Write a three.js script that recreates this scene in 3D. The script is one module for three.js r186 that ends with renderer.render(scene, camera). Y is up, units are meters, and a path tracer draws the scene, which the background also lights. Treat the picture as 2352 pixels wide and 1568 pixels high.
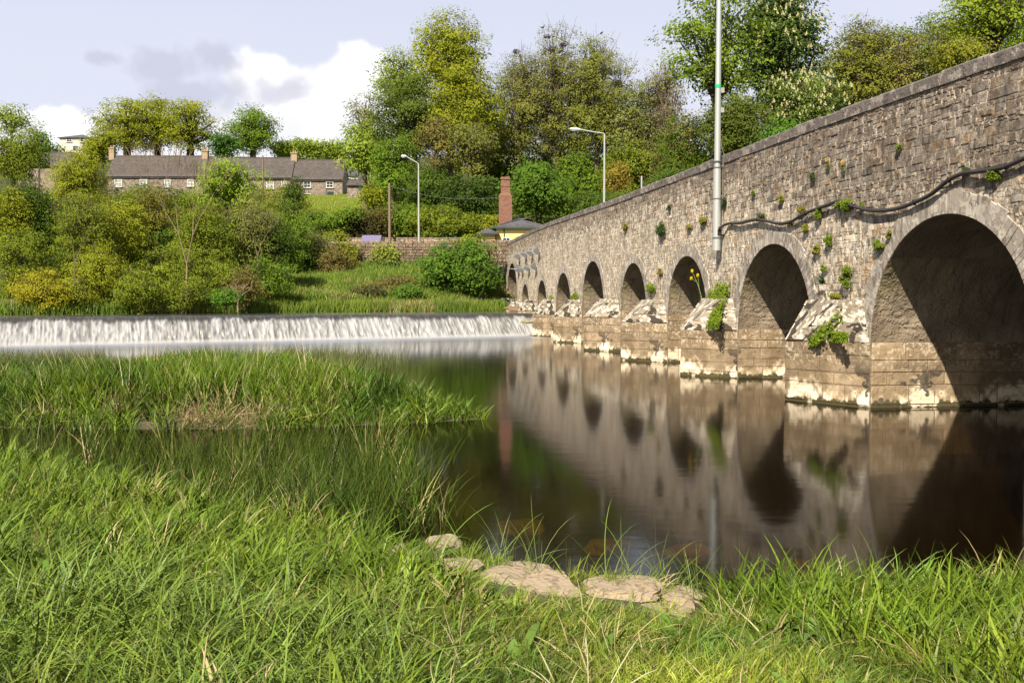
import * as THREE from 'three';
import { mergeGeometries } from 'three/addons/utils/BufferGeometryUtils.js';

// ------------------------------------------------------------------ camera, sky, sun, exposure
const scene = new THREE.Scene();
const EYE = 2.0, FOC = 2070, PITCH = Math.atan(96 / FOC);          // FOC in units of a 2352 x 1568 view
const camera = new THREE.PerspectiveCamera((2 * Math.atan(784 / FOC) * 180) / Math.PI, 2352 / 1568, 0.1, 3000);
camera.position.set(0, EYE, 0);
camera.rotation.set(-PITCH, 0, 0);
const renderer = new THREE.WebGLRenderer({ antialias: true });
renderer.setSize(1024, 682);
renderer.toneMapping = THREE.LinearToneMapping;
renderer.toneMappingExposure = 1.8;
renderer.shadowMap.enabled = true;
const SUN_DIR = new THREE.Vector3(-0.293, 0.672, 0.68).normalize();
const sun = new THREE.DirectionalLight(new THREE.Color(1.0, 0.905, 0.755), 5.0);
sun.name = 'sun';
sun.position.copy(SUN_DIR).multiplyScalar(150).add(new THREE.Vector3(0, 0, -50));
sun.target.position.set(0, 0, -50);
sun.castShadow = true;
sun.shadow.radius = 1;
sun.shadow.mapSize.set(4096, 4096);
Object.assign(sun.shadow.camera, { left: -120, right: 120, top: 120, bottom: -120, near: 1, far: 500 });
scene.add(sun, sun.target);
const SKY_GAIN = 0.615;

// ------------------------------------------------------------------ random numbers and noise
function rng(seed) {
  let a = seed >>> 0;
  return () => { a = (a + 0x6d2b79f5) | 0; let t = Math.imul(a ^ (a >>> 15), 1 | a); t = (t + Math.imul(t ^ (t >>> 7), 61 | t)) ^ t; return ((t ^ (t >>> 14)) >>> 0) / 4294967296; };
}
const clamp = (x, a = 0, b = 1) => Math.min(b, Math.max(a, x)), lerp = (a, b, k) => a + (b - a) * k;
const sstep = (a, b, x) => { const k = clamp((x - a) / (b - a)); return k * k * (3 - 2 * k); };
function hash(ix, iy, s) { let h = Math.imul(ix, 374761393) + Math.imul(iy, 668265263) + Math.imul(s, 1274126177); h = Math.imul(h ^ (h >>> 13), 1274126177); return ((h ^ (h >>> 16)) >>> 0) / 4294967296; }
const mod = (a, n) => ((a % n) + n) % n;
function vn(x, y, px, py, s) {                                       // value noise, periodic
  const ix = Math.floor(x), iy = Math.floor(y), fx = x - ix, fy = y - iy, u = fx * fx * (3 - 2 * fx), v = fy * fy * (3 - 2 * fy);
  const x0 = mod(ix, px), x1 = mod(ix + 1, px), y0 = mod(iy, py), y1 = mod(iy + 1, py);
  return lerp(lerp(hash(x0, y0, s), hash(x1, y0, s), u), lerp(hash(x0, y1, s), hash(x1, y1, s), u), v);
}
function fbm(u, v, fx, fy, oct, s) {                                 // u, v in 0..1, periodic; about 0..1
  let a = 0, w = 0.5, t = 0;
  for (let i = 0; i < oct; i++) { a += w * vn(u * fx, v * fy, fx, fy, s + i * 17); t += w; w *= 0.5; fx *= 2; fy *= 2; }
  return a / t;
}
const interp = (pts, x) => {
  if (x <= pts[0][0]) return pts[0][1];
  for (let i = 1; i < pts.length; i++) if (x <= pts[i][0]) return lerp(pts[i - 1][1], pts[i][1], (x - pts[i - 1][0]) / (pts[i][0] - pts[i - 1][0]));
  return pts[pts.length - 1][1];
};

// ------------------------------------------------------------------ the sky: pale blue air, one cumulus bank
{
  const W = 4096, H = 2048, data = new Float32Array(W * H * 4);
  const cn = (x, y, o, s) => fbm(mod(x / 4000, 1), mod(y / 4000, 1), 16, 16, o, s);
  const puff = (x, y, cx, cy, rx, ry) => { const a = (x - cx) / rx, b = (y - cy) / ry; return 1 - Math.sqrt(a * a + b * b); };
  for (let r = 0; r < H; r++) {
    const el = ((r + 0.5) / H - 0.5) * Math.PI;
    for (let c = 0; c < W; c++) {
      const ang = ((c + 0.5) / W - 0.5) * 2 * Math.PI, dx = Math.cos(ang) * Math.cos(el), dz = Math.sin(ang) * Math.cos(el);
      const az = Math.atan2(dx, -dz), o = (r * W + c) * 4;
      const up = sstep(0.15, 0.95, el);
      let R = lerp(0.70, 0.22, up), G = lerp(0.735, 0.31, up), B = lerp(0.865, 0.53, up);
      if (el > -0.05 && Math.abs(az) < 1.5) {
        const X = 2070 * (Math.abs(az) < 0.9 ? Math.tan(az) : az * 1.4) + 1176, Y = 688 - (2070 * Math.tan(Math.min(el, 1.4))) / Math.cos(Math.min(0.9, Math.abs(az)));             // degrees in the scale of the view
        const n1 = cn(X + 20000, Y * 1.6 + 9000, 4, 5), veil = sstep(0.45, 0.8, cn(X * 0.5 + 900, Y * 1.5, 4, 77));
        R = lerp(R, 0.75, veil * 0.35); G = lerp(G, 0.76, veil * 0.35); B = lerp(B, 0.86, veil * 0.35);
        if (el < 0.75) {
          const near = Math.abs(az) < 0.75;
          const w1 = near ? (cn(X * 2.2, Y * 2.2, 5, 31) - 0.5) : 0, w2 = near ? (cn(X * 7, Y * 7, 4, 91) - 0.5) : 0;
          const wx = X + w1 * 90 + w2 * 25, wy = Y + (near ? (cn(X * 2.5 + 700, Y * 2.5, 5, 47) - 0.5) * 80 + w2 * 22 : (n1 - 0.5) * 120);
          let d = -9, g = -9; const vx = X + w1 * 40 + w2 * 30, vy = Y + w2 * 30 + w1 * 20;
          if (near) {
            d = Math.max(puff(vx, vy, 150, 320, 112, 72), puff(vx, vy, 70, 340, 90, 90), puff(wx, wy, 830, 190, 130, 75), puff(wx, wy, 600, 190, 80, 70), puff(wx, wy, 700, 260, 210, 100), puff(wx, wy, 560, 320, 190, 100), puff(wx, wy, 880, 260, 200, 130), puff(wx, wy, 430, 320, 260, 95), puff(wx, wy, 660, 330, 340, 110), puff(wx, wy, 150, 325, 100, 66), puff(wx, wy, 60, 345, 70, 80), puff(wx, wy, 210, 350, 100, 80));
            g = Math.max(puff(vx, vy, 400, 160, 110, 46), puff(vx, vy, 520, 150, 70, 60), puff(vx, vy, 255, 142, 48, 20), puff(vx, vy, 470, 220, 150, 60), puff(vx, vy, 640, 215, 70, 40));
          }
          const cl = sstep(0.0, X < 250 ? 0.18 : lerp(0.55, 0.24, sstep(480, 760, X - (Y - 200) * 0.5)), d);
          if (cl > 0) {
            const top = sstep(60, -110, wy - 250 + (wx - 800) * -0.12), body = cn(X * 4 + 50, Y * 5, 5, 131);
            const shade = clamp(0.46 + (X < 250 ? 0.3 : 0) + top * 0.5 + (body - 0.5) * 0.75 + d * 0.15);
            const cr = lerp(0.70, 1.06, shade), cg = lerp(0.705, 1.06, shade), cb = lerp(0.78, 1.07, shade);
            R = lerp(R, cr, cl); G = lerp(G, cg, cl); B = lerp(B, cb, cl);
          }
          const gg = sstep(-0.15, 0.65, g + (near ? (cn(X * 5, Y * 6, 5, 171) - 0.5) * 1.3 : 0)) * 0.62;
          if (gg > 0) { R = lerp(R, 0.52, gg); G = lerp(G, 0.53, gg); B = lerp(B, 0.645, gg); }
        }
      } else { R = 0.35; G = 0.36; B = 0.38; }
      data[o] = R * SKY_GAIN; data[o + 1] = G * SKY_GAIN; data[o + 2] = B * SKY_GAIN; data[o + 3] = 1;
    }
  }
  const sky = new THREE.DataTexture(data, W, H, THREE.RGBAFormat, THREE.FloatType);
  sky.mapping = THREE.EquirectangularReflectionMapping;
  sky.magFilter = THREE.LinearFilter; sky.minFilter = THREE.LinearFilter; sky.wrapS = THREE.RepeatWrapping;
  sky.needsUpdate = true;
  scene.background = sky; scene.environment = sky;
}

// ------------------------------------------------------------------ view helpers: where a point of the photograph lies in the world
const cp = Math.cos(PITCH), sp = Math.sin(PITCH);
const TH = Math.atan(286 / FOC), BS = Math.sin(TH), BC = Math.cos(TH), BX = 8.9;   // heading of the bridge, its lateral offset
function ray(px, py) { const X = (px - 1176) / FOC, Y = (784 - py) / FOC; return [X, -sp + Y * cp, -cp - Y * sp]; }
function at(px, py, depth) { const r = ray(px, py), k = depth / -r[2]; return [r[0] * k, EYE + r[1] * k, -depth]; }
function onY(px, py, h) { const r = ray(px, py), k = (h - EYE) / r[1]; return [r[0] * k, h, r[2] * k]; }
function onFace(px, py, d = 0) {                                    // bridge coordinates [t, H] of a point d in front of the bridge face
  const r = ray(px, py), k = (BX * BC - d) / (BC * r[0] - BS * r[2]);
  const x = r[0] * k, z = r[2] * k;
  return [-(x - BX) * BS - z * BC, EYE + r[1] * k];
}
const B = (t, H, d = 0) => [BX - t * BS - d * BC, H, -t * BC + d * BS]; // bridge coordinates to the world

// ------------------------------------------------------------------ things, parts, meshes
const names = {};
function numbered(n) { const k = (names[n] = (names[n] ?? -1) + 1); return k ? n + '_' + String(k).padStart(3, '0') : n; }
function tag(o, label, category, group, kind) { if (label) o.userData.label = label; if (category) o.userData.category = category; if (group) o.userData.group = group; if (kind) o.userData.kind = kind; return o; }
function thing(name, label, category, pos = [0, 0, 0], turn = 0, group) {
  const g = new THREE.Group(); g.name = numbered(name); g.position.set(...pos); g.rotation.y = turn; scene.add(g);
  return tag(g, label, category, group);
}
function mesh(name, geo, mat, parent = scene) {
  const m = new THREE.Mesh(geo, mat); m.name = parent === scene ? numbered(name) : name; m.castShadow = m.receiveShadow = true; parent.add(m); return m;
}
class MB {
  constructor() { this.p = []; this.u = []; this.c = []; this.col = [1, 1, 1]; }
  tri(a, b, c, ua, ub, uc) {
    this.p.push(a[0], a[1], a[2], b[0], b[1], b[2], c[0], c[1], c[2]);
    if (!ua) {
      const x = b[0] - a[0], y = b[1] - a[1], z = b[2] - a[2], X = c[0] - a[0], Y = c[1] - a[1], Z = c[2] - a[2];
      const nx = Math.abs(y * Z - z * Y), ny = Math.abs(z * X - x * Z), nz = Math.abs(x * Y - y * X);
      const f = ny > nx && ny > nz ? (q) => [q[0], q[2]] : nx > nz ? (q) => [q[2], q[1]] : (q) => [q[0], q[1]];
      ua = f(a); ub = f(b); uc = f(c);
    }
    this.u.push(ua[0], ua[1], ub[0], ub[1], uc[0], uc[1]);
    const k = this.col; this.c.push(k[0], k[1], k[2], k[0], k[1], k[2], k[0], k[1], k[2]);
  }
  quad(a, b, c, d, ua, ub, uc, ud) { this.tri(a, b, c, ua, ub, uc); this.tri(a, c, d, ua, uc, ud); }
  box(x, y, z, w, h, d) {                                           // centred in x and z, standing on y
    const a = x - w / 2, b = x + w / 2, e = y + h, f = z - d / 2, g = z + d / 2;
    this.quad([a, y, g], [b, y, g], [b, e, g], [a, e, g]); this.quad([b, y, f], [a, y, f], [a, e, f], [b, e, f]);
    this.quad([b, y, g], [b, y, f], [b, e, f], [b, e, g]); this.quad([a, y, f], [a, y, g], [a, e, g], [a, e, f]);
    this.quad([a, e, g], [b, e, g], [b, e, f], [a, e, f]); this.quad([a, y, f], [b, y, f], [b, y, g], [a, y, g]);
    return this;
  }
  bar(a, b, r0, r1 = r0, n = 5) {
    const d = new THREE.Vector3(b[0] - a[0], b[1] - a[1], b[2] - a[2]).normalize();
    const e = Math.abs(d.y) < 0.9 ? new THREE.Vector3(0, 1, 0) : new THREE.Vector3(1, 0, 0), s = e.cross(d).normalize(), t = new THREE.Vector3().crossVectors(d, s);
    const P = (c, r, k) => { const q = (k / n) * 2 * Math.PI, x = Math.cos(q) * r, y = Math.sin(q) * r; return [c[0] + s.x * x + t.x * y, c[1] + s.y * x + t.y * y, c[2] + s.z * x + t.z * y]; };
    for (let k = 0; k < n; k++) this.quad(P(a, r0, k), P(a, r0, k + 1), P(b, r1, k + 1), P(b, r1, k));
    return this;
  }
  leaf(c, n, dir, len, wid) {                                       // pointed leaf: two triangles folded a little along the midrib
    const N = new THREE.Vector3(...n).normalize(), D = new THREE.Vector3(...dir); D.addScaledVector(N, -D.dot(N)).normalize();
    const S = new THREE.Vector3().crossVectors(N, D), f = 0.18 * wid;
    const a = [c[0] - D.x * len / 2, c[1] - D.y * len / 2, c[2] - D.z * len / 2], b = [c[0] + D.x * len / 2, c[1] + D.y * len / 2, c[2] + D.z * len / 2];
    const l = [c[0] + S.x * wid / 2 + N.x * f, c[1] + S.y * wid / 2 + N.y * f, c[2] + S.z * wid / 2 + N.z * f], r = [c[0] - S.x * wid / 2 + N.x * f, c[1] - S.y * wid / 2 + N.y * f, c[2] - S.z * wid / 2 + N.z * f];
    this.tri(a, r, b, [0, 0], [0, 0], [0, 0]); this.tri(a, b, l, [0, 0], [0, 0], [0, 0]);
  }
  piece(q, n, p, inset, uv) {                                       // a stone: outline q (4 points), standing p proud along n, edges broken
    const mid = [0, 1, 2].map((i) => (q[0][i] + q[1][i] + q[2][i] + q[3][i]) / 4);
    const off = (a, k, h) => { const l = Math.hypot(mid[0] - a[0], mid[1] - a[1], mid[2] - a[2]) || 1, f = Math.min(0.4, k / l); return [0, 1, 2].map((i) => lerp(a[i], mid[i], f) + n[i] * h); };
    const back = q.map((a) => off(a, 0, -0.01)), ring = q.map((a) => off(a, inset * 0.3, p * 0.6)), front = q.map((a, i) => off(a, inset, p * (0.85 + 0.3 * hash(Math.round(a[1] * 997), i, 3))));
    const Q = (a, b, c, d) => uv ? this.quad(a, b, c, d, uv(a), uv(b), uv(c), uv(d)) : this.quad(a, b, c, d);
    for (let i = 0; i < 4; i++) { const j = (i + 1) % 4; Q(back[i], back[j], ring[j], ring[i]); Q(ring[i], ring[j], front[j], front[i]); }
    Q(front[0], front[1], front[2], front[3]);
  }
  geo() {
    const g = new THREE.BufferGeometry();
    g.setAttribute('position', new THREE.Float32BufferAttribute(this.p, 3)); g.setAttribute('uv', new THREE.Float32BufferAttribute(this.u, 2)); g.setAttribute('color', new THREE.Float32BufferAttribute(this.c, 3));
    g.computeVertexNormals(); return g;
  }
  build(name, mat, parent) { return this.p.length ? mesh(name, this.geo(), mat, parent) : null; }
}

// ------------------------------------------------------------------ textures and materials
const toS = (x) => { x = clamp(x); return x <= 0.0031308 ? 12.92 * x : 1.055 * Math.pow(x, 1 / 2.4) - 0.055; };
function colourTex(n, metres, f, metresY = metres) {                 // f(u, v) gives a linear colour
  const d = new Uint8Array(n * n * 4);
  for (let y = 0; y < n; y++) for (let x = 0; x < n; x++) { const c = f((x + 0.5) / n, (y + 0.5) / n), o = (y * n + x) * 4; d[o] = toS(c[0]) * 255; d[o + 1] = toS(c[1]) * 255; d[o + 2] = toS(c[2]) * 255; d[o + 3] = 255; }
  return finish(new THREE.DataTexture(d, n, n), metres, metresY, true);
}
function greyTex(n, metres, f, metresY = metres) {
  const d = new Uint8Array(n * n * 4);
  for (let y = 0; y < n; y++) for (let x = 0; x < n; x++) { const c = clamp(f((x + 0.5) / n, (y + 0.5) / n)) * 255, o = (y * n + x) * 4; d[o] = d[o + 1] = d[o + 2] = c; d[o + 3] = 255; }
  return finish(new THREE.DataTexture(d, n, n), metres, metresY, false);
}
function finish(t, m, my, colour) { t.wrapS = t.wrapT = THREE.RepeatWrapping; t.magFilter = THREE.LinearFilter; t.minFilter = THREE.LinearFilter; if (colour) t.colorSpace = THREE.SRGBColorSpace; t.repeat.set(1 / m, 1 / my); t.needsUpdate = true; return t; }
const mix3 = (a, b, k) => [lerp(a[0], b[0], k), lerp(a[1], b[1], k), lerp(a[2], b[2], k)];
const std = (o) => new THREE.MeshStandardMaterial({ roughness: 0.9, metalness: 0, ...o });
const col = (r, g, b) => new THREE.Color().setRGB(r, g, b);
const plain = (r, g, b, o = {}) => std({ color: col(r, g, b), ...o });

// weathered limestone: lichen blotches, lime runs, dark crust
const stoneTex = colourTex(1024, 6, (u, v) => {
  const a = fbm(u, v, 10, 10, 5, 1), b = fbm(u, v, 40, 40, 4, 2), l = fbm(u, v, 84, 56, 3, 3), run = fbm(u, v, 90, 12, 3, 4), dk = fbm(u, v, 90, 56, 4, 5), o = fbm(u, v, 24, 24, 4, 6), fine = vn(u * 340, v * 340, 340, 340, 9);
  let c = mix3([0.32, 0.27, 0.205], [0.54, 0.475, 0.385], sstep(0.25, 0.75, a * 0.4 + b * 0.6));
  c = mix3(c, [0.17, 0.135, 0.10], sstep(0.53, 0.63, dk) * 0.7);
  c = mix3(c, [0.72, 0.655, 0.55], sstep(0.54, 0.61, l) * (0.6 + 0.4 * sstep(0.4, 0.6, a)));
  c = mix3(c, [0.60, 0.56, 0.50], sstep(0.62, 0.74, run) * 0.6);
  c = mix3(c, [0.40, 0.25, 0.10], sstep(0.69, 0.74, o) * 0.6);
  const k = 0.82 + 0.36 * fine; return c.map((x) => x * k);
});
const stoneBump = greyTex(1024, 3, (u, v) => 0.5 * fbm(u, v, 30, 30, 4, 21) + 0.35 * fbm(u, v, 90, 90, 3, 22) + 0.3 * sstep(0.55, 0.66, fbm(u, v, 26, 26, 3, 23)));
const M = {};
M.stone = std({ map: stoneTex, bumpMap: stoneBump, bumpScale: 0.014, vertexColors: true });
M.ring = std({ vertexColors: true, bumpMap: stoneBump, bumpScale: 0.01, map: colourTex(512, 4, (u, v) => { const a = fbm(u, v, 8, 8, 5, 33), b = fbm(u, v, 50, 10, 4, 34), l = fbm(u, v, 40, 30, 3, 35); let c = mix3([0.36, 0.315, 0.26], [0.50, 0.45, 0.385], a * 0.5 + b * 0.5); c = mix3(c, [0.20, 0.165, 0.13], sstep(0.53, 0.63, b) * 0.75); return mix3(c, [0.70, 0.65, 0.56], sstep(0.55, 0.62, l) * 0.7); }) });
M.mortar = std({ map: stoneTex, bumpMap: stoneBump, bumpScale: 0.04, color: col(0.78, 0.73, 0.68) });
// river piers: brown damp stone, pale lime tide mark with ragged edge, moss at the water, dark crust patches
const pierTex = colourTex(1024, 4, (u, v) => {
  const H = v * 4 > 3.2 ? v * 4 - 4 : v * 4, a = fbm(u, v, 6, 6, 5, 41), b = fbm(u, v, 30, 30, 4, 42), e = fbm(u, v, 5, 2, 5, 43), dk = fbm(u, v, 8, 9, 5, 44), l = fbm(u, v, 76, 70, 3, 45);
  let c = mix3([0.165, 0.12, 0.07], [0.30, 0.23, 0.15], sstep(0.3, 0.7, a * 0.6 + b * 0.4));
  c = mix3(c, [0.50, 0.46, 0.39], sstep(0.6, 0.66, l) * sstep(0.7, 1.2, H + a * 0.4) * 0.55);
  const edge = 0.34 + (e - 0.5) * 1.0 + (b - 0.5) * 0.5;
  c = mix3(c, [0.78, 0.68, 0.52], sstep(edge + 0.20, edge - 0.16, H) * (0.55 + 0.45 * sstep(0.3, 0.55, b)));
  c = mix3(c, [0.035, 0.028, 0.02], sstep(0.60, 0.66, dk + (b - 0.5) * 0.3) * sstep(1.0, 0.5, H) * 0.9);
  c = mix3(c, [0.06, 0.052, 0.018], sstep(0.10, 0.03, H + (b - 0.5) * 0.28 + (e - .5) * .1));
  return c;
});
M.pier = std({ map: pierTex, bumpMap: stoneBump, bumpScale: 0.02, vertexColors: true });
// cap stones of the cutwaters: crusted pale and dark lichen
const capTex = colourTex(512, 3, (u, v) => {
  const a = fbm(u, v, 6, 6, 4, 51), l = fbm(u, v, 26, 26, 4, 52), dk = fbm(u, v, 16, 16, 5, 53), fine = vn(u * 200, v * 200, 200, 200, 9);
  let c = mix3([0.22, 0.185, 0.145], [0.36, 0.315, 0.25], a);
  c = mix3(c, [0.62, 0.58, 0.51], sstep(0.54, 0.62, l)); c = mix3(c, [0.05, 0.04, 0.028], sstep(0.61, 0.65, dk));
  return c.map((x) => x * (0.85 + 0.3 * fine));
});
M.cap = std({ map: capTex, bumpMap: stoneBump, bumpScale: 0.04, vertexColors: true });
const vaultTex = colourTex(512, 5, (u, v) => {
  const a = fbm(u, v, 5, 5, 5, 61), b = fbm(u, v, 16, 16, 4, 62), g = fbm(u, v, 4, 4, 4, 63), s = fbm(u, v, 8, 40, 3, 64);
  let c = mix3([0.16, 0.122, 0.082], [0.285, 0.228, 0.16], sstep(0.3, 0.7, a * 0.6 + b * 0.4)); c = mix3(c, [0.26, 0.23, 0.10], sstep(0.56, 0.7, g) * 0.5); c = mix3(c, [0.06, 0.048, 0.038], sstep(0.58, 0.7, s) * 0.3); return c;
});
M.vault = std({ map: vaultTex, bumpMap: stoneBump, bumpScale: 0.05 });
const copTex = colourTex(512, 3, (u, v) => { const a = fbm(u, v, 6, 6, 5, 71), b = fbm(u, v, 60, 20, 3, 72), f = vn(u * 160, v * 160, 160, 160, 3); let c = mix3([0.10, 0.082, 0.075], [0.19, 0.16, 0.145], a * 0.6 + b * 0.4); c = mix3(c, [0.34, 0.30, 0.26], sstep(0.58, 0.66, fbm(u, v, 24, 24, 4, 73)) * 0.7); c = mix3(c, [0.06, 0.05, 0.045], sstep(0.6, 0.68, fbm(u, v, 14, 14, 4, 74)) * 0.7); return mix3(c, [0.45, 0.40, 0.36], f > 0.93 ? 0.6 : 0); });
M.coping = std({ map: copTex, bumpMap: stoneBump, bumpScale: 0.02, vertexColors: true });
M.leaf = new THREE.MeshPhysicalMaterial({ vertexColors: true, roughness: 1, specularIntensity: 0.15, transmission: 0.4, thickness: 0, side: THREE.DoubleSide });
M.bark = std({ color: col(0.11, 0.085, 0.06), vertexColors: true });
M.grass = new THREE.MeshPhysicalMaterial({ vertexColors: true, roughness: 0.5, specularIntensity: 0.5, side: THREE.DoubleSide });
M.rush = new THREE.MeshPhysicalMaterial({ vertexColors: true, roughness: 0.8, specularIntensity: 0.2, side: THREE.DoubleSide });
M.metal = plain(0.42, 0.44, 0.43, { roughness: 0.5, metalness: 0.35 });
M.black = plain(0.012, 0.011, 0.01, { roughness: 0.5 });

// ------------------------------------------------------------------ ground
const shoreN = [[-40, 12], [-9, 11.2], [-5.85, 10.3], [-3.9, 8.9], [-2.5, 7.9], [-1.5, 7.25], [-1.0, 7.05], [-0.62, 7.25], [-0.3, 6.85], [0.25, 6.35], [0.85, 6.2], [1.25, 5.9], [1.6, 5.8], [2.3, 5.85], [3.3, 5.95], [5, 6.1], [9, 7]];
const islandPoly = [[-14, 15.2], [-7.9, 13.95], [-5.5, 13.75], [-3.8, 13.85], [-2.4, 14.2], [-1.2, 14.6], [-0.35, 15.0], [-1.3, 16.2], [-2.7, 18.2], [-4.3, 21.0], [-7, 22.6], [-11, 22.2], [-14, 21]];
function inPoly(P, x, y) { let k = false; for (let i = 0, j = P.length - 1; i < P.length; j = i++) if ((P[i][1] > y) !== (P[j][1] > y) && x < ((P[j][0] - P[i][0]) * (y - P[i][1])) / (P[j][1] - P[i][1]) + P[i][0]) k = !k; return k; }
function polyDist(P, x, y) { let m = 1e9; for (let i = 0, j = P.length - 1; i < P.length; j = i++) { const ax = P[j][0], ay = P[j][1], bx = P[i][0] - ax, by = P[i][1] - ay, k = clamp(((x - ax) * bx + (y - ay) * by) / (bx * bx + by * by)); m = Math.min(m, Math.hypot(x - ax - bx * k, y - ay - by * k)); } return inPoly(P, x, y) ? m : -m; }
const nz = (x, z, f, s) => fbm(mod(x / 400, 1), mod(z / 400, 1), Math.round(400 * f), Math.round(400 * f), 3, s) - 0.5;
const shoreF = [[-80, 40], [-27, 47], [-12, 56.5], [-1, 62.5], [3, 66], [40, 69]];
const hillF = [[80, 6.6], [100, 10.2], [125, 14.9], [160, 20.2], [190, 27], [230, 38], [300, 46], [500, 52], [1000, 60], [1500, 60]];
function nearH(x, d) {
  const k = interp(shoreN, x) - d, isl = polyDist(islandPoly, x, d);
  let h = k > 0 ? 0.06 * sstep(0, 0.25, k) + 0.32 * sstep(0.1, 3.2, k) : -0.9 * sstep(0, 4, -k) - 0.02;
  if (isl > -1) h = Math.max(h, 0.2 * sstep(-0.3, 1.2, isl) - 0.03);
  return h + nz(x, d, 1.4, 7) * 0.10 * sstep(-0.2, 0.6, k) + nz(x, d, 0.35, 8) * 0.14 * sstep(0, 1, k);
}
function farH(x, d) {
  const S = interp(shoreF, x), s = d - S, wl = sstep(-32, -20, x);
  const L = interp([[-3, -0.98], [0, 1.05], [2, 1.5], [12, 3.2], [30, 6.8], [50, 9.5]], s);
  const R = d < 72.5 ? (s < 4 ? interp([[-3, -0.98], [0, 1.05], [2, 1.45], [4, 1.9]], s) : lerp(1.9, 4.6, (s - 4) / Math.max(0.5, 72.5 - S - 4))) : interp([[72.5, 4.6], [73.4, 5.7], [81, 5.8], [82, 6.6], [90, 8.4], [100, 10.2]], d);
  const h = lerp(lerp(L, R, wl), interp(hillF, d), sstep(88, 108, d));
  return h + (s > 3 && !(x > -30 && x < 14 && d > 71 && d < 83) ? nz(x, d, 0.12, 9) * 1.1 : 0);
}
const ground = (x, z) => (-z < 25 ? nearH(x, -z) : farH(x, -z));
function sheet(name, xs, ds, f, mat, colour) {
  const nx = xs.length, p = [], u = [], c = [], ix = [];
  for (const d of ds) for (const x of xs) { p.push(x, f(x, d), -d); u.push(x, d); const k = colour ? colour(x, d) : [1, 1, 1]; c.push(...k); }
  for (let j = 0; j + 1 < ds.length; j++) for (let i = 0; i + 1 < nx; i++) { const a = j * nx + i; ix.push(a, a + 1, a + nx, a + 1, a + nx + 1, a + nx); }
  const g = new THREE.BufferGeometry(); g.setAttribute('position', new THREE.Float32BufferAttribute(p, 3)); g.setAttribute('uv', new THREE.Float32BufferAttribute(u, 2)); g.setAttribute('color', new THREE.Float32BufferAttribute(c, 3)); g.setIndex(ix); g.computeVertexNormals();
  return mesh(name, g, mat);
}
const steps = (a, b, n) => Array.from({ length: n + 1 }, (_, i) => a + ((b - a) * i) / n);
const soilTex = colourTex(512, 2, (u, v) => { const a = fbm(u, v, 6, 6, 5, 81), b = fbm(u, v, 30, 30, 4, 82); return mix3(mix3([0.05, 0.06, 0.018], [0.10, 0.085, 0.045], a), [0.16, 0.13, 0.08], sstep(0.6, 0.7, b) * 0.6); });
const turfTex = colourTex(512, 12, (u, v) => { const a = fbm(u, v, 5, 5, 5, 83), b = fbm(u, v, 60, 60, 3, 84); return mix3([0.085, 0.125, 0.018], [0.15, 0.19, 0.03], a * 0.6 + b * 0.4); });
M.soil = std({ map: soilTex, vertexColors: true, bumpMap: stoneBump, bumpScale: 0.03 });
M.turf = std({ vertexColors: true, map: turfTex, bumpMap: stoneBump, bumpScale: 0.06 });
tag(sheet('near_bank', [...steps(-40, -10, 40), ...steps(-9.8, 8, 118), ...steps(8.5, 40, 30)], [...steps(-12, 3, 24), ...steps(3.1, 16, 100), ...steps(16.4, 25.4, 26)], nearH, M.soil,
  (x, d) => (nearH(x, d) < 0 ? [0.42, 0.33, 0.15] : [1, 1, 1])), null, null, null, 'structure');
tag(sheet('hillside', [...steps(-900, -140, 24), ...steps(-130, -45, 40), ...steps(-44, 20, 86), ...steps(22, 140, 44), ...steps(170, 900, 24)], [...steps(24.4, 110, 120), ...steps(112, 320, 80), ...steps(340, 1500, 30)], farH, M.turf, (x, d) => { const px = 1176 + (2070 * x) / d; const lawn = sstep(100, 108, d) * sstep(680, 700, px) * sstep(905, 880, px), low = d < interp(shoreF, x) + 12 && x > -18 ? 1 : 0; return mix3([0.42, 0.36, 0.3], [1.25, 1.2, 0.9], Math.max(lawn, low * 0.6)); }), null, null, null, 'structure');

// ------------------------------------------------------------------ water
const waveBump = greyTex(1024, 8, (u, v) => 0.6 * fbm(u, v, 10, 26, 4, 91) + 0.4 * fbm(u, v, 26, 60, 3, 92), 8);
const churn = (() => { const n = 256, d = new Uint8Array(n * n * 4); for (let y = 0; y < n; y++) for (let x = 0; x < n; x++) { const X = (x / n) * 128 - 48, D = (y / n) * 128, q = Math.max(0, 1 - Math.abs((D - 38.7 - ((X + 22) * 11.5) / 23.2) * 0.896) / 11), o = (y * n + x) * 4; d[o] = d[o + 1] = d[o + 2] = 255 * (0.085 + 0.42 * q * q); d[o + 3] = 255; } const t = new THREE.DataTexture(d, n, n); t.wrapS = t.wrapT = THREE.ClampToEdgeWrapping; t.magFilter = THREE.LinearFilter; t.repeat.set(1 / 128, 1 / 128); t.offset.set(48 / 128, 0); t.needsUpdate = true; return t; })();
M.water = new THREE.MeshPhysicalMaterial({ roughnessMap: churn, color: col(0.27, 0.19, 0.06), roughness: 1, transmission: 1, thickness: 0, ior: 1.33, bumpMap: waveBump, bumpScale: 0.0012 });
function flat(name, pts, h, mat) {                                   // pts [x, depth]
  const sh = new THREE.Shape(pts.map((q) => new THREE.Vector2(q[0], q[1]))), g = new THREE.ShapeGeometry(sh); g.rotateX(-Math.PI / 2); g.translate(0, h, 0); return mesh(name, g, mat);
}
const W0 = [-22, 38.7], W1 = [1.2, 50.2], wl = Math.hypot(W1[0] - W0[0], W1[1] - W0[1]), wu = [(W1[0] - W0[0]) / wl, (W1[1] - W0[1]) / wl], wn = [-wu[1], wu[0]];
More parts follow.
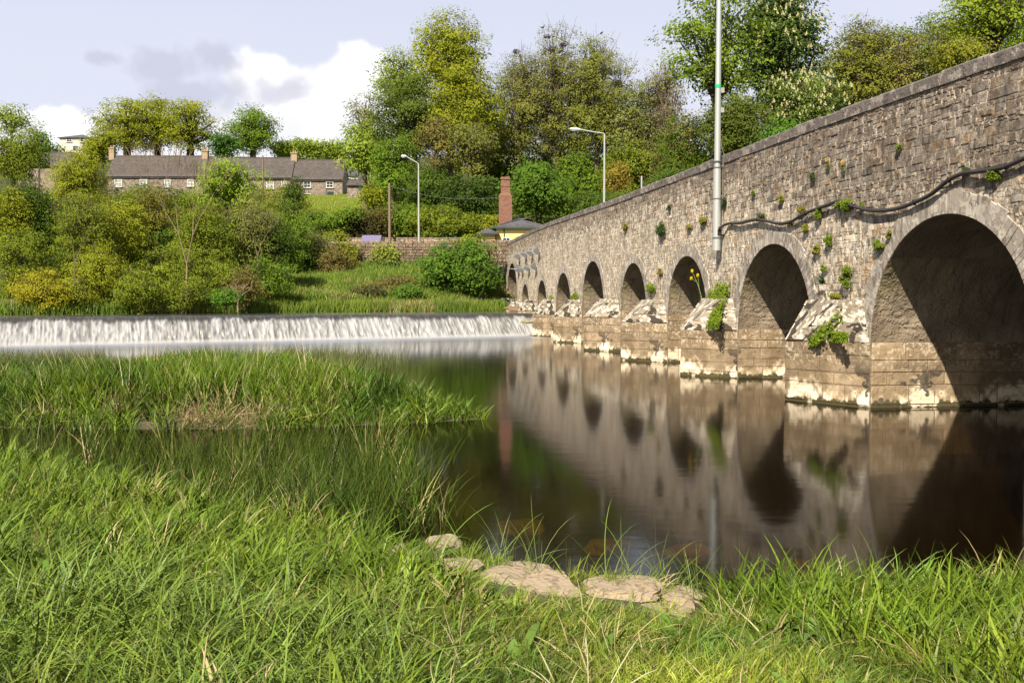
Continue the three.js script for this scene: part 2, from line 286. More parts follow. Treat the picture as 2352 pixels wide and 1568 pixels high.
const weir = (s, o) => [W0[0] + wu[0] * s + wn[0] * o, W0[1] + wu[1] * s + wn[1] * o];   // s along, o upstream
const UP = 1.2, SA = -30, SB = wl + 1.2;
tag(flat('river', [[-40, -0.5], [60, -0.5], [60, 95], [12, 72], [2.6, 60], weir(SB + 0.6, 0.3), weir(SA, 0.3)], 0, M.water), null, null, null, 'structure');
M.race = new THREE.MeshPhysicalMaterial({ color: col(0.10, 0.08, 0.05), roughness: 0.16, transmission: 1, thickness: 0, ior: 1.33, bumpMap: waveBump, bumpScale: 0.01 });
tag(flat('upper_river', [weir(SA, 1.62), weir(SB, 1.62), [3, 72], [-40, 64], [-80, 50]], UP, M.race), null, null, null, 'structure');
{
  // the weir: a curtain that slides over the lip dark and smooth, then breaks into white lumps
  const foam = colourTex(1024, 8, (u, v) => [1, 1, 1].map(() => 0.55 + 0.35 * fbm(u, v, 60, 6, 4, 101)));
  const nS = 1700, nD = 26, p = [], c = [], ix = [], u = [];
  for (let j = 0; j <= nD; j++) for (let i = 0; i <= nS; i++) {
    const s = lerp(SA, SB, i / nS), k = j / nD, U = i / nS;
    const start = 0.20 + 0.30 * (fbm(U, 0.3, 90, 1, 3, 5)) + 0.16 * (fbm(U, 0.5, 700, 1, 2, 6) - 0.5) - 0.08;
    const w = sstep(start - 0.05, start + 0.16, k), strand = fbm(U, k, 700, 2, 3, 11), lump = fbm(U, k, 300, 5, 3, 12), wide = fbm(U, 0.2, 46, 1, 4, 13);
    const lip = (fbm(U, 0.7, 40, 1, 4, 15) - 0.5) * 0.35;
    const o = 1.62 + lip * sstep(0, 0.12, k) * sstep(1, 0.6, k) - 1.35 * Math.pow(k, 1.15) - (k > 0.93 ? (k - 0.93) * 2.2 : 0), y = UP * (1 - Math.pow(k, 1.5)) + 0.012 - (k > 0.97 ? 0.03 : 0);
    const push = w * (0.16 * (lump - 0.4) + 0.07 * (strand - 0.5)) * sstep(1.02, 0.9, k);
    const q = weir(s, o - push);
    p.push(q[0], y + push * 0.7, -q[1]); u.push(s, k * 2);
    const white = clamp(w * (0.40 + 0.75 * sstep(0.25, 0.75, strand * 0.62 + lump * 0.38) + (wide - 0.5) * 0.8) + 0.5 * sstep(0.93, 0.97, k)), dark = [0.045, 0.04, 0.032], th = 0.12 * sstep(0.45, 0.7, strand);
    c.push(...mix3(mix3(dark, [0.3, 0.3, 0.3], th), [0.385, 0.385, 0.385], white));
  }
  for (let j = 0; j < nD; j++) for (let i = 0; i < nS; i++) { const a = j * (nS + 1) + i; ix.push(a, a + nS + 1, a + 1, a + 1, a + nS + 1, a + nS + 2); }
  const g = new THREE.BufferGeometry(); g.setAttribute('position', new THREE.Float32BufferAttribute(p, 3)); g.setAttribute('uv', new THREE.Float32BufferAttribute(u, 2)); g.setAttribute('color', new THREE.Float32BufferAttribute(c, 3)); g.setIndex(ix); g.computeVertexNormals();
  M.fall = new THREE.MeshPhysicalMaterial({ vertexColors: true, roughness: 0.35, transmission: 0.12, thickness: 0, side: THREE.DoubleSide });
  tag(mesh('weir_water', g, M.fall), null, null, null, 'structure');
  // the sill below the curtain
  const b = new MB(); const P = (s, o, y) => { const q = weir(s, o); return [q[0], y, -q[1]]; };
  b.quad(P(SA, -0.02, -0.8), P(SB, -0.02, -0.8), P(SB, 1.5, UP - 0.08), P(SA, 1.5, UP - 0.08)); b.quad(P(SA, 1.5, UP - 0.08), P(SB, 1.5, UP - 0.08), P(SB, 2.6, UP - 0.1), P(SA, 2.6, UP - 0.1)); b.quad(P(SA, 2.6, UP - 0.1), P(SB, 2.6, UP - 0.1), P(SB, 2.8, -0.8), P(SA, 2.8, -0.8));
  tag(b.build('weir_sill', plain(0.06, 0.05, 0.04)), null, null, null, 'structure');
}

// ------------------------------------------------------------------ the bridge (local axes: x into the bridge, y up, z = -t towards the camera)
const ARCH = [[6, 10.2, 3.3], [12.46, 16.74, 3.36], [19.05, 23.1, 3.28], [25.3, 28.9, 3.29], [31.26, 34.7, 3.32], [37.35, 41.65, 3.66], [44.08, 48.06, 3.35], [50.75, 54.07, 3.11], [57.2, 60.3, 2.99], [62.4, 67.5, 4.58]].map(([a, b, c]) => ({ a, b, m: (a + b) / 2, r: (b - a) / 2, spring: c - (b - a) / 2 }));
const topPts = [[-4, 5.2], [4, 5.3], [12.7, 5.59], [17.7, 5.72], [24.5, 5.80], [37.2, 5.95], [46, 6.16], [53, 6.29], [60, 6.27], [66.4, 6.23], [70, 6.2]];
const topH = (t) => { let a = 0; for (let k = -2; k <= 2; k++) a += interp(topPts, t + k * 1.5); return a / 5; };
const T0 = -3, T1 = 68.3, BW = 6.6, COP = 0.22;
const bridge = thing('stone_bridge', 'long weathered stone bridge of many arches crossing the river on pointed piers', 'bridge', [BX, 0, 0], TH);
{
  const R = rng(11);
  const side = (g, ext) => { g.rotateY(Math.PI / 2); return g; };
  const road = (t) => topH(t) - 1.05;
  const sh = new THREE.Shape(); sh.moveTo(T0, -0.9);
  for (const A of ARCH) { sh.lineTo(A.a, -0.9); sh.lineTo(A.a, A.spring); for (let k = 1; k < 32; k++) { const q = Math.PI - (k / 32) * Math.PI; sh.lineTo(A.m + A.r * Math.cos(q), A.spring + A.r * Math.sin(q)); } sh.lineTo(A.b, A.spring); sh.lineTo(A.b, -0.9); }
  sh.lineTo(T1, -0.9); for (let t = T1; t > T0; t -= 2) sh.lineTo(t, road(t)); sh.lineTo(T0, road(T0));
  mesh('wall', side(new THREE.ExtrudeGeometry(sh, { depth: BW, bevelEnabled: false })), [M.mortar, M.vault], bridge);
  for (const [x0, dep] of [[0, 0.45], [BW - 0.45, 0.45]]) {
    const ps = new THREE.Shape(); for (let t = T0; t <= T1; t += 0.71) t === T0 ? ps.moveTo(t, road(t) + 0.002) : ps.lineTo(t, road(t) + 0.002);
    for (let t = T1; t >= T0; t -= 0.71) ps.lineTo(t, topH(t) - COP);
    const g = side(new THREE.ExtrudeGeometry(ps, { depth: dep, bevelEnabled: false })); g.translate(x0, 0, 0); mesh('parapet', g, M.mortar, bridge);
  }
  const rs = new MB(); for (let t = T0; t < T1; t += 1) { const t2 = Math.min(T1, t + 1); rs.quad([0.46, road(t) + 0.006, -t], [BW - 0.46, road(t) + 0.006, -t], [BW - 0.46, road(t2) + 0.006, -t2], [0.46, road(t2) + 0.006, -t2]); }
  rs.build('roadway', plain(0.06, 0.06, 0.06), bridge);
  // coping stones
  for (const near of [1, 0]) for (let t = T0 + 0.2; t < T1 - 0.2;) {
    const L = Math.min(0.85 + R() * 0.5, T1 - t), b = new MB(), k = 0.85 + R() * 0.3; b.col = [k, k * (0.97 + R() * 0.04), k * (0.95 + R() * 0.05)];
    const x0 = near ? -0.028 - R() * 0.014 : BW - 0.5, x1 = x0 + 0.56, t2 = t + L - 0.012, y0 = topH(t) - COP + 0.004, y1 = topH(t2) - COP + 0.004, e = 0.02 + R() * 0.02, dy = (R() - 0.4) * 0.03, h0 = COP + dy, P = (x, y, tt) => [x, y, -tt];
    const prof = [[x0, 0], [x0, 1], [x0 + e, 2], [x1 - e, 2], [x1, 1], [x1, 0]].map(([x, l]) => [x, l === 0 ? 0 : l === 1 ? h0 - e : h0]);
    for (let i = 0; i < 6; i++) { const j = (i + 1) % 6; b.quad(P(prof[i][0], y0 + prof[i][1], t), P(prof[j][0], y0 + prof[j][1], t), P(prof[j][0], y1 + prof[j][1], t2), P(prof[i][0], y1 + prof[i][1], t2)); }
    for (const [tt, yy] of [[t, y0], [t2, y1]]) { b.quad(P(prof[0][0], yy, tt), P(prof[1][0], yy + prof[1][1], tt), P(prof[4][0], yy + prof[4][1], tt), P(prof[5][0], yy, tt)); b.quad(P(prof[1][0], yy + prof[1][1], tt), P(prof[2][0], yy + prof[2][1], tt), P(prof[3][0], yy + prof[3][1], tt), P(prof[4][0], yy + prof[4][1], tt)); }
    b.build('coping_stone', M.coping, bridge); t += L;
  }
  // rubble of the face: every stone a piece; those that show largest are parts, the rest one part
  const RING = 0.36, stones = [];
  const blocked = (t, y, m) => ARCH.some((A) => { const dt = t - A.m, dy = y - A.spring; return dy < 0 ? Math.abs(dt) < A.r + RING * 0.55 : Math.hypot(dt, dy) < A.r + RING + m; });
  const level = (t, k) => 0.9 + k * (topH(t) - COP - 0.9);           // courses follow the gentle rise
  for (let s0 = T0; s0 < T1;) { const s1 = Math.min(T1, s0 + 1.6 + R() * 2.6), run = []; let yy = 1.0 + R() * 0.15; while (yy < 6.3) { const h = R() < 0.4 ? 0.045 + R() * 0.04 : 0.075 + R() * 0.095; run.push([yy, yy + h]); yy += h; }
  for (const [c0, c1] of run) for (let t = s0; t < s1;) {
    const h = c1 - c0, w0_ = h * (0.8 + R() * 1.9) + 0.03, w = t + w0_ > s1 - 0.06 ? s1 - t : w0_, mid = t + w / 2, cap = topH(mid) - COP, rise = (q) => (topH(q) - 5.75) * sstep(1, 5.5, c0);
    const lo = c0 + rise(t), hi = Math.min(c1 + rise(t), cap - 0.004);
    if (hi - lo > 0.03 && !blocked(mid, (lo + hi) / 2, 0.06 + h * 0.2)) stones.push({ t, w, lo, hi, f: (hi + lo) / 2 / cap });
    t += w;
  } s0 = s1; }
  const inView = (s) => s.t > 12.4 && s.t < 40;
  stones.forEach((s) => { s.show = inView(s) ? (s.w * (s.hi - s.lo)) / Math.pow(s.t, 3) : 0; });
  stones.sort((a, b) => b.show - a.show);
  const rest = new MB();
  stones.forEach((s, i) => {
    const b = i < 300 ? new MB() : rest, j = () => (R() - 0.5) * 0.045, g = 0.003, H = s.hi - s.lo;
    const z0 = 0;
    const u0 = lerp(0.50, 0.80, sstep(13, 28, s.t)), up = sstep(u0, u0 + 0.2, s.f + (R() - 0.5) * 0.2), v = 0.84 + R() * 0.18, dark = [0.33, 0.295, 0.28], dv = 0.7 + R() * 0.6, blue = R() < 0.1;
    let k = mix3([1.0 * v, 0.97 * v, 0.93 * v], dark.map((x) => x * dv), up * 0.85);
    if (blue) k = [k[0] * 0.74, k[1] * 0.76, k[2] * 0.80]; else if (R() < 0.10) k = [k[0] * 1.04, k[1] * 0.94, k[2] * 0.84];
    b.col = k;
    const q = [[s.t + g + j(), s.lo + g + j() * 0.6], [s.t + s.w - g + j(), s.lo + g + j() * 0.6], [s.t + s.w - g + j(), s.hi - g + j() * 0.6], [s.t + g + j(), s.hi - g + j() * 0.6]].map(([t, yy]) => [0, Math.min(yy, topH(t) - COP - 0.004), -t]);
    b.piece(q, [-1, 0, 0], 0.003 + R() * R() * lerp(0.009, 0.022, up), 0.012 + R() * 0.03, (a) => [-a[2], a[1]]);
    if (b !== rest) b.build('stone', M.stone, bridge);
  });
  tag(rest.build('rubble_stone', M.stone, bridge), null, null, null, 'stuff');
  // arch rings
  const ringRest = new MB(); let singles = 0;
  [1, 2, 3, 4, 0, 5, 6, 7, 8, 9].forEach((ai) => {
    const A = ARCH[ai], n = Math.round((A.r * Math.PI) / 0.135); let q = 0; const cuts = [0]; for (let i = 0; i < n; i++) cuts.push(cuts[i] + 0.6 + R() * 0.8); const tot = cuts[n];
    for (let i = 0; i < n; i++) {
      const q0 = (cuts[i] / tot) * Math.PI + 0.0015, q1 = (cuts[i + 1] / tot) * Math.PI - 0.0015, o = A.r + RING * (0.9 + R() * 0.25), b = singles < 200 ? (singles++, new MB()) : ringRest, v = 0.66 + R() * 0.24;
      b.col = [v * 0.93, v * 0.91, v * 0.90];
      const P = (ang, r) => [0, A.spring + r * Math.sin(ang), -(A.m + r * Math.cos(ang))];
      b.piece([P(q0, A.r), P(q1, A.r), P(q1, o), P(q0, o)], [-1, 0, 0], 0.017 + R() * 0.005, 0.006, (a) => [-a[2], a[1]]);
      if (b !== ringRest) b.build('voussoir', M.ring, bridge);
    }
  });
  tag(ringRest.build('arch_ring', M.ring, bridge), null, null, null, 'stuff');
  // squared blocks under the springing of each vault, on the side that faces the camera
  ARCH.forEach((A, ai) => {
    if (ai === 0) return;
    const far = ai > 4, b0 = new MB(); let yy = -0.25; const rows = [];
    while (yy < A.spring - 0.1) { const h = Math.min(0.2 + R() * 0.17, A.spring - yy); rows.push([yy, yy + h]); yy += h; }
    for (const [r0, r1] of rows) for (let x = 0.02; x < BW - 0.1;) {
      const w = Math.min(0.3 + R() * 0.55, BW - 0.05 - x), b = far ? b0 : new MB(), v = 0.78 + R() * 0.4, g = 0.007, z = -A.b; b.col = [v, v * 0.96, v * 0.9];
      b.piece([[x + g, r0 + g, z], [x + w - g, r0 + g, z], [x + w - g, r1 - g, z], [x + g, r1 - g, z]], [0, 0, 1], 0.006 + R() * 0.016, 0.016, (a) => [a[0] + ai * 1.37, a[1]]);
      if (!far && x < 4) b.build('block', M.pier, bridge); else if (!far) { b0.p.push(...b.p); b0.u.push(...b.u); b0.c.push(...b.c); }
      x += w;
    }
    tag(b0.build('jamb_masonry', M.pier, bridge), null, null, null, 'stuff');
  });
  // cutwaters between the arches
  const noses = { 1: [18.3, 0.93, 1.18], 2: [24.2, 1.13, 1.2], 3: [30.1, 1.19, 1.25], 4: [36.0, 1.15, 1.3], 5: [42.9, 1.08, 1.2], 6: [49.6, 1.0, 1.2], 7: [55.6, 0.95, 1.3], 8: [61.3, 0.9, 1.4], 0: [11.3, 1.0, 1.18] };
  for (const key of Object.keys(noses).map(Number)) {
    const [tn, dn, hs] = noses[key], a = ARCH[key].b, c = ARCH[key + 1].a, cut = new THREE.Group(); cut.name = 'cutwater'; bridge.add(cut);
    const N = (h) => [-dn, h, -tn], A = (h) => [0, h, -a], C = (h) => [0, h, -c], hTop = 2.0 + (key % 2 ? 0 : 0.04);
    const tw = Math.min(0.4, (c - a) * 0.2), T1_ = [-0.24, hTop, -(a + tw)], T2_ = [-0.24, hTop, -(c - tw * 0.75)], U1 = [0, hTop, -(a + tw * 0.6)], U2 = [0, hTop, -(c - tw * 0.5)];
    const core = new MB(); core.col = [0.7, 0.68, 0.62];
    const uvp = (q) => [-q[2] - q[0] * 0.8 + key * 1.7, q[1]];
    core.quad(A(-0.9), N(-0.9), N(hs), A(hs), uvp(A(-0.9)), uvp(N(-0.9)), uvp(N(hs)), uvp(A(hs))); core.quad(N(-0.9), C(-0.9), C(hs), N(hs), uvp(N(-0.9)), uvp(C(-0.9)), uvp(C(hs)), uvp(N(hs)));
    core.tri(A(hs), N(hs), C(hs)); core.build('core', M.pier, cut);
    const cap = new MB(); cap.col = [0.8, 0.78, 0.74]; cap.quad(A(hs), N(hs), T1_, U1); cap.quad(N(hs), C(hs), U2, T2_); cap.tri(N(hs), T2_, T1_); cap.quad(U1, T1_, T2_, U2); cap.build('cap', M.cap, cut);
    const far = key > 4, bb = new MB();
    const lay = (Q, rows, lw, mat, uv, proud, nm) => {              // blocks on a four-cornered face
      const e1 = new THREE.Vector3(Q[1][0] - Q[0][0], Q[1][1] - Q[0][1], Q[1][2] - Q[0][2]), e2 = new THREE.Vector3(Q[3][0] - Q[0][0], Q[3][1] - Q[0][1], Q[3][2] - Q[0][2]), n = e1.clone().cross(e2).normalize();
      if (n.x > 0) n.negate(); const nn = [n.x, n.y, n.z], W = e1.length(), far_ = far, acc = new MB();
      const P = (x, y) => [0, 1, 2].map((i) => lerp(lerp(Q[0][i], Q[1][i], x), lerp(Q[3][i], Q[2][i], x), y));
      let v0 = 0; const cuts = [0]; while (v0 < 1) { v0 += rows * (0.75 + R() * 0.5); cuts.push(v0 > 1 - rows * 0.4 ? 1 : v0); if (cuts[cuts.length - 1] === 1) break; }
      for (let i = 0; i + 1 < cuts.length; i++) for (let x = 0; x < 1;) {
        let w = (lw * (0.6 + R() * 0.9)) / W; if (x + w > 1 - (0.3 * lw) / W) w = 1 - x;
        const b = far_ ? acc : new MB(), v = 0.78 + R() * 0.4, g = 0.006 / W, gy = 0.012; b.col = [v, v * 0.97, v * 0.93];
        b.piece([P(x + g, cuts[i] + gy), P(x + w - g, cuts[i] + gy), P(x + w - g, cuts[i + 1] - gy), P(x + g, cuts[i + 1] - gy)], nn, proud * (0.3 + R() * 0.7), 0.016, uv);
        if (!far_) b.build(nm, mat, cut); x += w;
      }
      if (far_) tag(acc.build(nm === 'block' ? 'pier_masonry' : 'cap_masonry', mat, cut), null, null, null, 'stuff');
    };
    lay([A(-0.2), N(-0.2), N(hs), A(hs)], 0.3 / (hs + 0.2), 0.5, M.pier, uvp, 0.018, 'block');
    lay([N(-0.2), C(-0.2), C(hs), N(hs)], 0.3 / (hs + 0.2), 0.5, M.pier, uvp, 0.018, 'block');
    lay([A(hs + 0.01), N(hs + 0.01), T1_, U1], 0.36, 0.5, M.cap, undefined, 0.05, 'cap_stone');
    lay([N(hs + 0.01), C(hs + 0.01), U2, T2_], 0.36, 0.5, M.cap, undefined, 0.05, 'cap_stone');
  }
}

// ------------------------------------------------------------------ things fixed to the bridge
const BP = (px, py, d) => { const [t, h] = onFace(px, py, d); return B(t, h, d); };
{
  const R = rng(21);
  // cable
  const pts = [[1652, 524], [1668, 515], [1700, 512], [1740, 504], [1790, 513], [1816, 509], [1850, 490], [1900, 471], [1930, 462], [1962, 474], [2005, 483], [2055, 480], [2100, 465], [2140, 445], [2180, 413], [2212, 398], [2250, 393], [2310, 382], [2352, 364], [2420, 335], [2520, 322]].map(([x, y], i) => new THREE.Vector3(...BP(x, y, i ? 0.075 + R() * 0.02 : 0.2)));
  const cable = thing('cable', 'thick black cable snaking along the bridge face from the tall pole over the arches', 'cable');
  mesh('sheath', new THREE.TubeGeometry(new THREE.CatmullRomCurve3(pts), 160, 0.036, 8), plain(0.035, 0.03, 0.027, { roughness: 0.55 }), cable);
  for (const i of [3, 6, 9, 12, 14, 17]) { const p = pts[i], m = mesh('bracket', new THREE.TorusGeometry(0.042, 0.009, 6, 14), M.black, cable); m.position.copy(p); m.lookAt(pts[i + 1]); }
  // tall pole
  const [t0, h0] = onFace(1646, 575, 0.2), h1 = onFace(1646, -260, 0.2)[1], base = B(t0, h0, 0.2);
  const pole = thing('tall_pole', 'tall grey metal pole strapped to the bridge face, its lower end hanging above the arches', 'pole', base);
  const seg = (n, y0, y1, r0, r1, mat) => { const m = mesh(n, new THREE.CylinderGeometry(r1, r0, y1 - y0, 20), mat, pole); m.position.y = (y0 + y1) / 2; return m; };
  const hh = (py) => onFace(1646, py, 0.2)[1] - h0;
  seg('sleeve', 0, hh(548), 0.104, 0.104, M.metal); seg('sleeve', hh(545), hh(385), 0.108, 0.1, M.metal); seg('shaft', hh(385), h1 - h0, 0.082, 0.055, M.metal);
  for (const py of [547, 457, 386, 372]) seg('collar', hh(py) - 0.012, hh(py) + 0.012, 0.115, 0.115, plain(0.12, 0.12, 0.12));
  seg('green_band', hh(205), hh(197), 0.08, 0.08, plain(0.02, 0.42, 0.16));
  const slot = mesh('cable_slot', new THREE.BoxGeometry(0.09, hh(527) - hh(541), 0.06), M.black, pole); slot.position.set(0.045, hh(534), 0.09);
  for (const py of [540, 450, 380]) { const m = mesh('wall_bracket', new THREE.BoxGeometry(0.24, 0.05, 0.03), plain(0.15, 0.15, 0.15), pole); m.rotation.y = TH; m.position.set(0.14, hh(py), -0.02); }
  for (const py of [255, 210]) { const m = mesh('junction_box', new THREE.BoxGeometry(0.09, 0.13, 0.09), plain(0.3, 0.3, 0.29), pole); m.position.set(0.11, hh(py), 0); }
  const wire = new THREE.CatmullRomCurve3([[0.06, 300], [0.09, 335], [0.16, 360], [0.13, 400], [0.14, 470], [0.12, 520]].map(([x, py]) => new THREE.Vector3(x, hh(py), 0.05)));
  mesh('loose_wire', new THREE.TubeGeometry(wire, 40, 0.008, 5), plain(0.2, 0.17, 0.12), pole);
  // folded metal ornaments
  const spots = [[1164 + 0, 0]];
  const orn = [[600, 350, 'first'], [682, 320, 'second'], [762, 305, 'third'], [850, 285, 'last'], [590, 510, 'first'], [640, 513, 'second'], [722, 495, 'third'], [812, 482, 'last']];
  orn.forEach(([zx, zy, w], i) => {
    const px = (1150 + zx / 5.226) * 0.9408, py = (560 + zy / 5.226) * 0.9408, p = BP(px, py, 0.12), s = 0.25;
    const o = thing('wall_ornament', `grey folded metal bird-like ornament, ${w} from left in ${i < 4 ? 'upper' : 'lower'} row on the bridge`, 'ornament', p, TH, 'metal ornaments on the bridge face');
    const m = new MB(), e = 0.012;
    const plate = (a, b, c) => { m.tri(a, b, c); const k = (q) => [q[0] + e, q[1], q[2] + e]; m.tri(k(a), k(c), k(b)); for (const [x, y] of [[a, b], [b, c], [c, a]]) m.quad(x, y, k(y), k(x)); };
    plate([-0.3, 0.02, 0.05], [0.02, s * 1.35, -0.16], [0.06, 0, 0.2]); plate([-0.3, 0.02, 0.05], [0.06, 0, 0.2], [0.02, -s * 1.1, 0.5]); m.build('wing', std({ color: col(0.075, 0.08, 0.082), roughness: 0.55, metalness: 0.2 }), o);
    const n = new MB(); plate.call; n.bar([-0.3, 0.02, 0.05], [-0.72, 0.06, 0.02], 0.035, 0.008, 4); n.build('beak', M.metal, o);
    const k = new MB(); k.bar([0.05, 0.02, 0.1], [0.125, 0.02, 0.1], 0.03, 0.03, 6); k.build('fixing', M.metal, o);
  });
}

// leafy plants rooted in the masonry
function wallPlant(name, label, cat, p, w, h, n, c, seed, opt = {}) {
  const R = rng(seed), o = thing(name, label, cat, p, TH, opt.group), m = new MB(), st = new MB(); st.col = [1, 1, 1];
  const SG = Array.from({ length: 5 }, () => [(R() - 0.5) * 1.1, (R() - 0.5) * 1.3, 0.35 + R() * 0.3]);
  for (let k = 0; k < n; k++) {
    const a = (R() * 2 - 1), b = (R() * 2 - 1), q = a * a + b * b; if (q > 1 && R() < 0.85) continue;
    const sg = SG[k % SG.length], z = -(a * sg[2] + sg[0]) * w, y = (b * sg[2] + sg[1]) * h, x = -(0.03 + (1 - Math.min(1, q)) * Math.min(w, h) * 0.75 * R() + (opt.slope ? 0 : 0));
    const v = 0.65 + R() * 0.7, s = (opt.leaf || 0.07) * (0.6 + R() * 0.8);
    m.col = [c[0] * v * (0.85 + R() * 0.3), c[1] * v, c[2] * v];
    const xx = opt.lean ? x - (h - y) * opt.lean : x;
    m.leaf([xx, y, z], [-1 + R() * 0.5, 0.55 + R() * 0.8 - 0.3, 0.5 + (R() - 0.5) * 1.6], [R() - 0.5, -0.6 + R() * 0.5, R() - 0.5], s, s * 0.75);
    if (k % 9 === 0) st.bar([0, opt.lean ? -h * 0.3 : 0, 0], [xx, y, z], 0.006, 0.003, 3);
  }
  m.build('foliage', M.leaf, o); st.build('stem', M.bark, o); return o;
}
{
  const G = [0.14, 0.20, 0.016], Y = [0.20, 0.20, 0.025], D = [0.05, 0.085, 0.02];
  const L = [ // px, py, half width px, half height px, colour, words
    [1944, 470, 19, 22, G, 'bushy bright green plant sitting on the black cable above the second arch'],
    [2286, 405, 17, 18, G, 'bushy green plant hanging under the cable above the largest arch'],
    [2226, 395, 8, 12, D, 'small dark plant under the cable left of the crown of the largest arch'],
    [1885, 488, 8, 16, G, 'narrow trailing green plant just under the cable left of the bushy one'],
    [1846, 484, 9, 8, Y, 'yellowish tuft where the cable dips above the second arch'],
    [1818, 513, 9, 7, Y, 'low yellowish tuft under the cable right of the second arch crown'],
    [1752, 498, 10, 8, D, 'dark green tuft on top of the cable over the second arch'],
    [1951, 636, 12, 26, G, 'upright oval ivy clump right of the fern between the two largest arches'],
    [1926, 680, 18, 10, Y, 'low yellowish clump on the top edge of the nearest cutwater'],
    [2024, 563, 13, 15, G, 'round green clump beside the left shoulder of the largest arch'],
    [2046, 538, 6, 9, Y, 'tiny tuft just above the round clump by the largest arch'],
    [1910, 558, 9, 19, G, 'tall narrow green clump high between the two largest arches'],
    [1880, 573, 10, 11, Y, 'yellowish tuft left of the tall narrow clump between the largest arches'],
    [1856, 526, 8, 13, Y, 'straggly tuft below the cable right of the second arch'],
    [1897, 618, 6, 10, G, 'small tuft straight above the dark fern'],
    [1522, 532, 9, 20, D, 'dark withered plant high on the face between the fourth and third largest arches'],
    [1587, 523, 7, 8, Y, 'olive tuft high on the face left of the tall pole'],
    [1500, 666, 8, 16, G, 'upright green clump on the flat cutwater left of the flowering plant'],
    [1410, 686, 8, 18, G, 'upright green clump behind the sloped cutwater with trailing ivy'],
    [1418, 712, 5, 14, G, 'thin trailing ivy down the side of a mid-distance cutwater'],
    [1322, 683, 8, 11, G, 'round green clump right of the fourth arch from the far end'],
    [1265, 692, 7, 11, G, 'green clump on the second cutwater from the far bank'],
    [1797, 456, 5, 10, Y, 'thin olive tuft high on the face above the second arch'],
    [1870, 405, 5, 9, D, 'small dark tuft left of the two yellow blooms'],
    [1668, 466, 4, 14, D, 'small dark plant on the face just right of the tall pole'],
    [1618, 510, 8, 12, Y, 'olive tuft on the face just left of the tall pole'],
    [1985, 470, 5, 7, G, 'tiny green tuft above the cable right of the bushy plant'],
    [2070, 341, 7, 8, G, 'lone green tuft high under the parapet above the largest arch'],
    [1438, 520, 5, 8, Y, 'tiny olive tuft on the far face above the fifth arch'],
    [1733, 442, 5, 7, G, 'tiny green tuft right of the pole below the parapet'],
    [1538, 478, 4, 6, D, 'tiny dark tuft on the face above the fourth largest arch'],
    [1518, 624, 5, 7, Y, 'tiny tuft left of the third largest arch'],
  ];
  L.forEach(([px, py, w, h, c, label], i) => { const [t, H] = onFace(px, py, 0.02), d = 1 / (2070 / (t * BC)); wallPlant('wall_plant', label, 'plant', B(t, H, 0.02), w * t * t / 18601, h * t / 2090, Math.min(900, 60 + w * h * 2.2), c, 100 + i, { leaf: 4.5 * t / 2090 }); });
  // ivy on the caps of the two nearest cutwaters
  const ivy = (label, tn, ts, te, strokes, seed) => {
    const R = rng(seed), o = thing('ivy', label, 'ivy', B(tn, 1.2, 0), TH), m = new MB();
    for (const [px0, py0, px1, py1, w, d0, d1] of strokes) for (let k = 0; k < 650; k++) {
      const f = R(), g = (R() - 0.5) * w * 2 * (0.6 + R() * 0.6), px = lerp(px0, px1, f) + g, py = lerp(py0, py1, f) + (R() - 0.5) * w * 1.4, d = lerp(d0, d1, f) * 0.8 + 0.02 + R() * 0.07, [t, H] = onFace(px, py, d);
      const v = 0.6 + R() * 0.8, s = 0.055 * (0.6 + R() * 0.8); m.col = [0.15 * v, 0.215 * v, 0.014 * v];
      m.leaf([-d, H - 1.2, tn - t], [-0.8 + R() * 0.7, 0.5 + R() * 0.6, 0.5 + (R() - 0.5) * 1.4], [R() - 0.5, -0.6, R() - 0.5], s, s * 0.8);
    }
    m.build('foliage', M.leaf, o);
  };
  ivy('bright ivy sheet climbing from the second nearest cutwater up the bridge face', 24.2, 0, 0, [[1660, 655, 1650, 690, 16, 0.02, 0.25], [1635, 672, 1650, 700, 12, 0.05, 0.3], [1650, 700, 1630, 728, 16, 0.3, 0.6], [1645, 725, 1636, 748, 14, 0.5, 0.75]], 301);
  ivy('bright ivy sheet spread over the sloping cap of the nearest cutwater', 17.9, 0, 0, [[1912, 722, 1895, 742, 22, 0.3, 0.45], [1895, 742, 1870, 775, 20, 0.45, 0.7], [1870, 775, 1865, 788, 14, 0.65, 0.75], [1915, 772, 1935, 776, 16, 0.5, 0.55]], 302);
  // fern
  {
    const R = rng(31), p = BP(1897, 668, 0.05), o = thing('fern', 'dark green fern growing above the nearest cutwater', 'fern', p, TH), m = new MB();
    for (let k = 0; k < 13; k++) { const a = (k / 12 - 0.5) * 2.6, L = 0.26 + R() * 0.12; for (let i = 1; i < 9; i++) { const f = i / 9, y = 0.24 + Math.cos(a) * L * f - f * f * 0.12 - 0.1, z = -Math.sin(a) * L * f, x = -0.04 - f * 0.14; for (const s of [-1, 1]) { const v = 0.7 + R() * 0.5; m.col = [0.05 * v, 0.095 * v, 0.022 * v]; m.leaf([x, y, z + s * 0.012], [-1, 0.4, 0.2], [0, -0.3, s], 0.07 * (1.1 - f), 0.024); } } }
    m.build('frond', M.leaf, o);
  }
  // ragwort with three yellow heads
  {
    const base = B(24.25, 2.02, 0.2), R = rng(33), o = thing('flowering_weed', 'slender weed with three yellow flower heads on the second nearest cutwater', 'flower', base, TH), st = new MB(), lf = new MB();
    const w = (px, py) => { const q = BP(px, py, 0.22), dx = q[0] - base[0], dz = q[2] - base[2]; return [dx * BC - dz * BS, q[1] - base[1], dx * BS + dz * BC]; };
    const b = w(1614, 692), f1 = w(1606, 660), h1 = w(1588, 639), h2 = w(1603, 632), h3 = w(1590, 622), j = w(1601, 648); st.col = [0.14, 0.20, 0.06];
